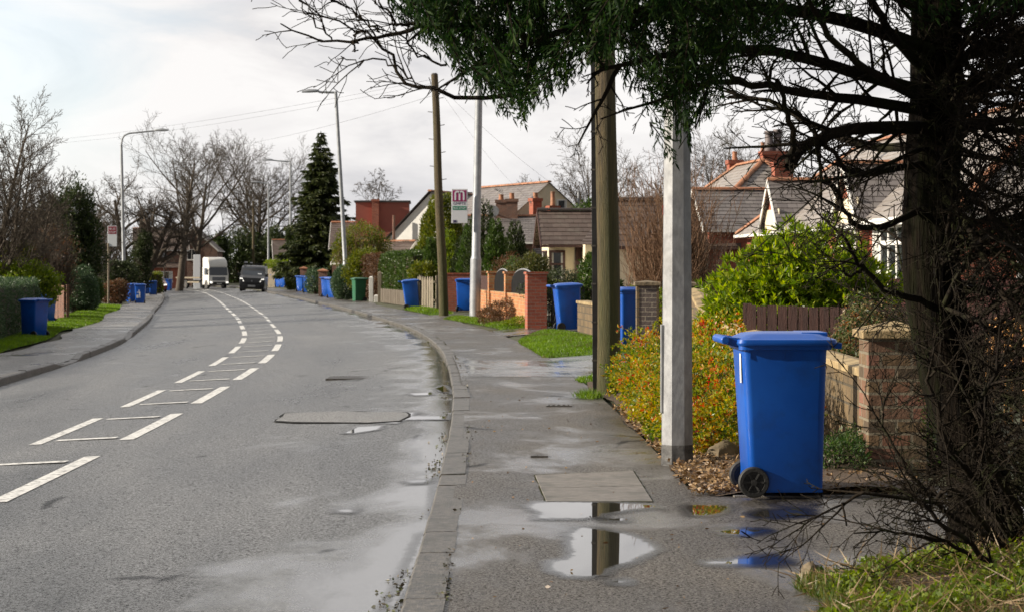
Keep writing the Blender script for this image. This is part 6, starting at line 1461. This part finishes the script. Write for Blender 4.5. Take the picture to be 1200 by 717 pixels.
def smooth_poly(pts, n=16):
    pts = np.array(pts); m_ = len(pts); tt = np.linspace(0, m_ - 1, n); out = []
    for q in tt:
        i = min(int(q), m_ - 2); f = q - i; p0, p1, p2, p3 = pts[max(i - 1, 0)], pts[i], pts[i + 1], pts[min(i + 2, m_ - 1)]
        out.append(.5 * ((2 * p1) + (p2 - p0) * f + (2 * p0 - 5 * p1 + 4 * p2 - p3) * f * f + (3 * p1 - p0 - 3 * p2 + p3) * f ** 3))
    return np.array(out)
def limb(pts, r0, r1, kids=10, lenk=.5, dest=None, n=16):
    p = smooth_poly(pts, n) + rg.normal(size=(n, 3)) * .012 * np.linspace(0, 1, n)[:, None]; limbs.append((p, np.linspace(r0, r1, n) * .82))
    for k in range(kids):
        j = rg.integers(2, n - 1); d = nrm(p[min(j + 1, n - 1)] - p[j - 1]) + rg.normal(size=3) * .55; sub(p[j], d, lenk * rg.uniform(.4, 1.2), max(.003, r0 * .28), 2)
    return p
sp2 = dict(seg=(7, 5, 4), wig=(.07, .08, .09), up=(-.015, .0, .01), kids=(5, 3), start=(.2, .2), ang=(42, 42), lenr=(.5, .5), rmin=.0022, rr=.6, short=.4, taper=.3)
def sub(p, d, L_, r, lv):
    out = [[], [], []]; grow(rg, np.array(p), np.array(d, float), L_, r, 0, sp2, out); twigs.extend(out[0]); fine.extend(out[1]); fine.extend(out[2])
# surveyed limbs: image position and distance along each
surv = [
 ([(1085, 150, 11.6), (1030, 150, 11.3), (985, 155, 11.0), (950, 168, 10.8), (924, 197, 10.7)], .045, .028, 10),
 ([(924, 190, 10.7), (930, 160, 10.6), (922, 130, 10.5), (908, 95, 10.4)], .022, .012, 4),
 ([(1080, 192, 11.6), (1040, 200, 11.3), (1005, 203, 11.1), (975, 178, 10.9), (950, 153, 10.8)], .026, .010, 10),
 ([(1080, 245, 11.6), (1035, 266, 11.3), (1000, 262, 11.1), (985, 235, 11.0), (970, 205, 10.9)], .024, .009, 10),
 ([(1085, 352, 11.65), (1045, 343, 11.4), (1020, 322, 11.2), (1000, 300, 11.1), (988, 268, 11.0)], .024, .008, 8),
 ([(1012, 315, 11.15), (998, 322, 11.1), (984, 319, 11.0)], .012, .006, 3),
 ([(1085, 130, 11.6), (1010, 118, 11.2), (930, 108, 10.8), (860, 98, 10.4), (800, 100, 10.1)], .040, .010, 16),
 ([(1090, 110, 11.6), (1000, 85, 11.2), (920, 62, 10.8), (840, 58, 10.3), (750, 70, 9.9), (690, 95, 9.7)], .045, .008, 14),
 ([(1090, 60, 11.6), (1010, 30, 11.2), (910, 10, 10.7), (800, 10, 10.2), (690, 25, 9.8), (600, 60, 9.6), (545, 90, 9.5)], .05, .006, 10),
 ([(1095, 20, 11.6), (1000, -30, 11.0), (880, -50, 10.4), (740, -40, 10), (620, -5, 9.8), (530, 20, 9.7)], .05, .008, 8),
 ([(1090, 170, 11.6), (1020, 172, 11.9), (960, 150, 12.2), (900, 120, 12.4), (850, 112, 12.6)], .034, .008, 14),
 ([(1085, 85, 11.6), (1045, 40, 11.2), (1015, -10, 10.9), (990, -60, 10.6)], .035, .012, 12),
 ([(1085, 120, 11.6), (1040, 95, 11.1), (990, 60, 10.6), (955, 10, 10.2), (935, -40, 9.9)], .032, .010, 12),
 ([(1100, 100, 11.6), (1140, 60, 11.2), (1190, 40, 10.8), (1260, 45, 10.4)], .04, .012, 16),
 ([(1110, 160, 11.6), (1160, 140, 11.0), (1210, 150, 10.5)], .035, .010, 16),
 ([(1105, 230, 11.6), (1140, 275, 11.2), (1165, 330, 10.9), (1200, 375, 10.7), (1230, 430, 10.6)], .03, .010, 12),
 ([(1105, 200, 11.6), (1150, 240, 11.1), (1200, 300, 10.7)], .03, .010, 12),
 ([(1120, 300, 11.6), (1110, 270, 11.3), (1125, 230, 11.1), (1160, 190, 10.9)], .02, .008, 10),
 ([(1190, 660, 10.9), (1150, 610, 10.6), (1115, 570, 10.4), (1085, 590, 10.3), (1010, 575, 10.2), (990, 590, 10.2), (985, 612, 10.2)], .020, .005, 10),
 ([(1180, 690, 10.6), (1120, 640, 10.3), (1060, 625, 10.1), (1005, 622, 10.0)], .016, .004, 10),
 ([(1190, 640, 11.2), (1140, 560, 10.9), (1110, 520, 10.7), (1095, 470, 10.6), (1092, 420, 10.5)], .026, .008, 12),
 ([(1200, 700, 10.4), (1150, 650, 10.2), (1090, 600, 10.1), (1060, 570, 10.1)], .022, .006, 10),
 ([(1195, 600, 11.0), (1160, 540, 10.8), (1150, 480, 10.7), (1175, 420, 10.6)], .026, .008, 14),
 ([(1180, 640, 10.7), (1110, 600, 10.5), (1060, 545, 10.4), (1040, 500, 10.4), (1035, 470, 10.4)], .016, .005, 10),
]
for pts, r0, r1, kids in surv: limb([Q3(*p) for p in pts], r0, r1, kids, .42)
# further dead branches all round the trunk
for i in range(150):
    z = rg.uniform(.25, 3.4); a = rg.uniform(-1.1, 1.35) if rg.random() < .72 else rg.uniform(-PI, PI)      # most of them on the garden side (+x)
    if i % 5 == 0: a = rg.uniform(-1.9, -.6)
    ln = rg.uniform(.7, 1.9); st_ = np.array([tx(z), 0, z]); upk = rg.uniform(-.35, .5)
    e = st_ + np.array([math.cos(a) * ln, math.sin(a) * ln, upk * ln]); m_ = (st_ + e) / 2 + np.array([0, 0, rg.uniform(-.25, .25) * ln]) + rg.normal(size=3) * .06
    pxe = 600 + (e[0] + TX) / (e[1] + TY) * F
    if pxe < (1035 if e[2] < 1.5 else 900) or (z < 1.5 and pxe < 1060 and e[1] < -.5): continue
    limb([st_, m_, e], rg.uniform(.010, .022), .004, 9, .5, n=10)
# suckers from the ground, right of the trunk
for i in range(42):
    b0_ = np.array([rg.uniform(.0, 1.1), rg.uniform(-1.1, .9), -.05]); a = rg.uniform(2.2, 4.0) if rg.random() < .6 else rg.uniform(-PI, PI); ln = rg.uniform(.6, 1.3)
    e = b0_ + np.array([math.cos(a) * ln * .6, math.sin(a) * ln * .4, ln * rg.uniform(.35, 1.0)])
    limb([b0_, (b0_ + e) / 2 + np.array([0, 0, .2 * ln]), e], rg.uniform(.008, .02), .003, 8, .45, n=10)
# bare twigs at the far end of the long bough
tw_s = [([(560, 40), (520, 24), (487, 27), (465, 34), (446, 39), (419, 41), (392, 48), (363, 41), (334, 29), (322, 24)], .013, .0025, 9), ([(419, 41), (416, 52), (414, 60)], .006, .003, 1), ([(487, 27), (465, 26), (450, 12), (438, 0), (428, -15)], .008, .0025, 5),
        ([(600, 110), (535, 111), (489, 101), (470, 87), (450, 58), (436, 43), (410, 30), (370, 14), (345, -5)], .011, .0025, 12), ([(489, 101), (455, 82), (420, 80), (403, 77)], .005, .002, 4), ([(446, 39), (425, 20), (395, 5), (375, -10)], .006, .002, 5), ([(520, 75), (490, 60), (470, 40), (455, 10), (450, -10)], .006, .002, 6), ([(392, 48), (365, 25), (352, 8), (348, -8)], .004, .002, 3)]
bare = []
for pts, r0, r1, kids in tw_s:
    n = 16; p = smooth_poly([Q3(a, b_, 9.7) for a, b_ in pts], n) + rg.normal(size=(n, 3)) * .008; p[:, 1] += rg.normal() * .1; bare.append((p, np.linspace(r0, r1, n)))
    for k in range(kids):
        j = rg.integers(1, n - 1); d = nrm(p[min(j + 1, n - 1)] - p[j - 1]) + rg.normal(size=3) * np.array([.5, .5, .5]) + np.array([0, 0, .15]); out = [[], [], []]
        grow(rg, p[j], d, rg.uniform(.12, .38), .0035, 0, dict(sp2, kids=(4, 0), rmin=.0017, wig=(.12, .14, .1)), out); bare += out[0] + out[1]
V, Q = tubes(bare, 5); npmesh('bare_branch', V, Q, M['bark_dark'], t)
V, Q = tubes(limbs, 9); npmesh('branches', V, Q, M['bark_dark'], t, smooth=True)
V, Q = tubes(twigs, 5); V2, Q2 = tubes(fine, 3); V, Q = merge([(V, Q), (V2, Q2)]); npmesh('twigs', V, Q, M['bark_dark'], t)
# drooping sprays: each a hanging shoot with flat side shoots of scale leaves
bx_ = [440, 480, 500, 520, 545, 560, 580, 600, 612, 625, 645, 665, 690, 705, 725, 745, 765, 785, 800, 812, 825, 845, 870, 900, 930, 960, 1000, 1060, 1200]
by_ = [-30, 15, 45, 62, 85, 105, 122, 138, 150, 132, 110, 95, 75, 85, 65, 75, 120, 140, 185, 150, 110, 95, 80, 60, 35, 20, 10, 20, 60]
C, D, Ls, Ws, st = [], [], [], [], []
def spray(base, L_, tilt, az):
    n = max(6, int(L_ / .022)); ax = nrm(np.array([math.cos(az) * tilt, math.sin(az) * tilt, -1.])); side = nrm(np.cross(ax, np.array([math.sin(az * 2.7), math.cos(az * 1.3), .3])))
    pts = []; p = base.copy(); d = ax.copy()
    for i in range(n + 1):
        pts.append(p.copy()); d = nrm(d + np.array([0, 0, -.03]) + rg.normal(size=3) * .05); p = p + d * L_ / n
    pts = np.array(pts); st.append((pts[::2], np.linspace(.0035, .0012, len(pts[::2]))))
    for i in range(n):
        f = i / n; env = (1 - f) ** .8 * min(1, .35 + f * 4)
        for s_ in (-1, 1):
            ln = L_ * .40 * env * rg.uniform(.5, 1.25) + .012
            dd = nrm(d * .75 + side * s_ * .85 + rg.normal(size=3) * .25)
            C.append(pts[i]); D.append(dd); Ls.append(ln); Ws.append(.008 + ln * .035)
            if ln > .045:
                for q in (.25, .45, .65, .82):
                    C.append(pts[i] + dd * ln * q); D.append(nrm(dd + side * s_ * -.5 + ax * .6 + rg.normal(size=3) * .3)); Ls.append(ln * .42); Ws.append(.0075)
    C.append(pts[-2]); D.append(d); Ls.append(.05); Ws.append(.01)
n_sp = 0
while n_sp < 2100:
    px = rg.uniform(470, 1000) if rg.random() < .93 else rg.uniform(1000, 1190); yb = np.interp(px, bx_, by_) + rg.normal() * 7
    if px > 905 and rg.random() < .55: continue
    yt = yb - rg.random() ** 1.15 * (yb + 330); Dp = rg.uniform(8.8, 12.2) if px > 600 else rg.uniform(9.2, 10.2)
    L_ = rg.uniform(.14, .36); tip = Q3(px, yt, Dp); az = rg.uniform(0, 6.28); tilt = rg.uniform(.2, 1.5)
    spray(tip + np.array([-math.cos(az) * tilt, -math.sin(az) * tilt, 1.]) * L_ / math.sqrt(1 + tilt * tilt), L_, tilt, az); n_sp += 1
# upper crown, above the picture: coarse sprays on the higher boughs shading the trunk
n_up = 3800; zz = rg.uniform(4.5, 9.0, n_up); aa = rg.uniform(0, 6.28, n_up); ra = (9.6 - zz) * .42 * (.35 + .65 * rg.random(n_up) ** .5)
keep = ~((np.sin(aa) < -.85) & (zz < 3.6)); zz, aa, ra = zz[keep], aa[keep], ra[keep]
Cu = np.stack([tx(3) + ra * np.cos(aa), ra * np.sin(aa), zz - ra * .12], 1); Du = np.stack([np.cos(aa) * .6, np.sin(aa) * .6, -.9 * np.ones(len(aa))], 1) + rg.normal(size=(len(aa), 3)) * .3
Va = leaf_geo(np.array(C), np.array(D), np.array(Ls), np.array(Ws)); Vb = leaf_geo(Cu, Du, rg.uniform(.3, .6, len(Cu)), .10)
V, Q = merge([Va, Vb]); npmesh('foliage', V, Q, M['spray'], t)
ub = []
for i in range(70):
    z = 3 + 6 * i / 70; a = i * 2.4; ln = (9.6 - z) * .42; ub.append((np.array([[tx(3) + q * ln * math.cos(a), q * ln * math.sin(a), z - ln * .14 * q * q + .1 * q] for q in np.linspace(0, 1, 6)]), np.linspace(.04, .008, 6)))
V, Q = tubes(ub + st, 5); npmesh('boughs', V, Q, M['bark_dark'], t)
# ================================================================= rough grass bank at the lower right
def bank_z(x, y):
    return .08 * sst(0, .9, x - (1.33 + .10 * math.sin(y * 4) + .95 * sst(10.3, 11.7, y))) * (1 - sst(11.5, 12.2, y)) + .012
ysb = np.linspace(7.5, 12.0, 26); xs_ = np.linspace(0, 1, 14); V = []; uv = []
def bx0(y): return 1.33 + .07 * math.sin(y * 4) + .95 * sst(10.2, 11.7, y)
for y in ysb:
    for q in xs_:
        x = bx0(y) + q * (6.5 - bx0(y)) if q > .001 else bx0(y) - .03
        V.append((x, y, bank_z(x, y) - (.02 if q < .001 else 0))); uv.append((x, y))
n = len(xs_); Q = [(j * n + i, j * n + i + 1, (j + 1) * n + i + 1, (j + 1) * n + i) for j in range(len(ysb) - 1) for i in range(n - 1)]
tag(npmesh('grass_bank', V, Q, M['mulch'], uv=uv), kind='structure')
rg = np.random.default_rng(77); nb = 26000
Y = rg.uniform(8.2, 11.9, nb); X_ = np.array([bx0(y) for y in Y]) + rg.random(nb) ** 1.3 * 2.6
cl = np.sin(X_ * 5 + Y * 2) + np.sin(Y * 6 - X_ * 3) + rg.normal(0, .7, nb); k = cl > -.6; X_, Y = X_[k], Y[k]; nb = len(X_)
C = np.stack([X_, Y, [bank_z(a, b_) - .01 for a, b_ in zip(X_, Y)]], 1); D = rg.normal(size=(nb, 3)) * .6; D[:, 2] = 1
V, Q = leaf_geo(C, D, rg.uniform(.03, .095, nb), .006); tag(npmesh('grass', V, Q, M['drygrass']), kind='stuff')
nb = 2600; Y = rg.uniform(8.5, 11.8, nb); X_ = np.array([bx0(y) for y in Y]) + rg.random(nb) * 2.0
C = np.stack([X_, Y, [bank_z(a, b_) + .02 for a, b_ in zip(X_, Y)]], 1); D = rg.normal(size=(nb, 3)); D[:, 2] = D[:, 2] * .3 + .3
M['straw'] = leafmat('dry_stalks', [(.12, .08, .04), (.22, .15, .08), (.3, .22, .12)], .2)
V, Q = leaf_geo(C, D, rg.uniform(.08, .25, nb), .006); tag(npmesh('dry_grass', V, Q, M['straw']), kind='stuff')
nb = 9000; c0 = rg.integers(0, 40, nb); cc = np.stack([rg.uniform(0, 1.3, 40), rg.uniform(9.2, 11.4, 40)], 1)
Y = cc[c0, 1] + rg.normal(0, .07, nb); X_ = np.array([bx0(y) for y in Y]) + cc[c0, 0] + rg.normal(0, .06, nb) + .03
C = np.stack([X_, Y, [bank_z(a, b_) + abs(rg.normal(0, .03)) for a, b_ in zip(X_, Y)]], 1); D = rg.normal(size=(nb, 3)); D[:, 2] = np.abs(D[:, 2]) * .6
V, Q = leaf_geo(C, D, rg.uniform(.02, .045, nb), .02); tag(npmesh('ground_ivy', V, Q, M['lf_lime']), kind='stuff')
for i, (x, y, s_, lab) in enumerate(((wx(690, 25.6), 25.6, .16, 'small grass tuft at the left foot of the mossy wooden pole'), (wx(668, 12.9), 12.0, .0, ''))):
    if not s_: continue
    nb = 500; C = np.stack([x + rg.normal(0, .07, nb), y + rg.normal(0, .15, nb), np.full(nb, .0)], 1); D = rg.normal(size=(nb, 3)) * .6; D[:, 2] = 1
    V, Q = leaf_geo(C - np.array([x, y, 0]), D, rg.uniform(.05, .15, nb), .008); o = npmesh('grass', V, Q, M['grass']); o.location = (x, y, 0); tag(o, kind='stuff')
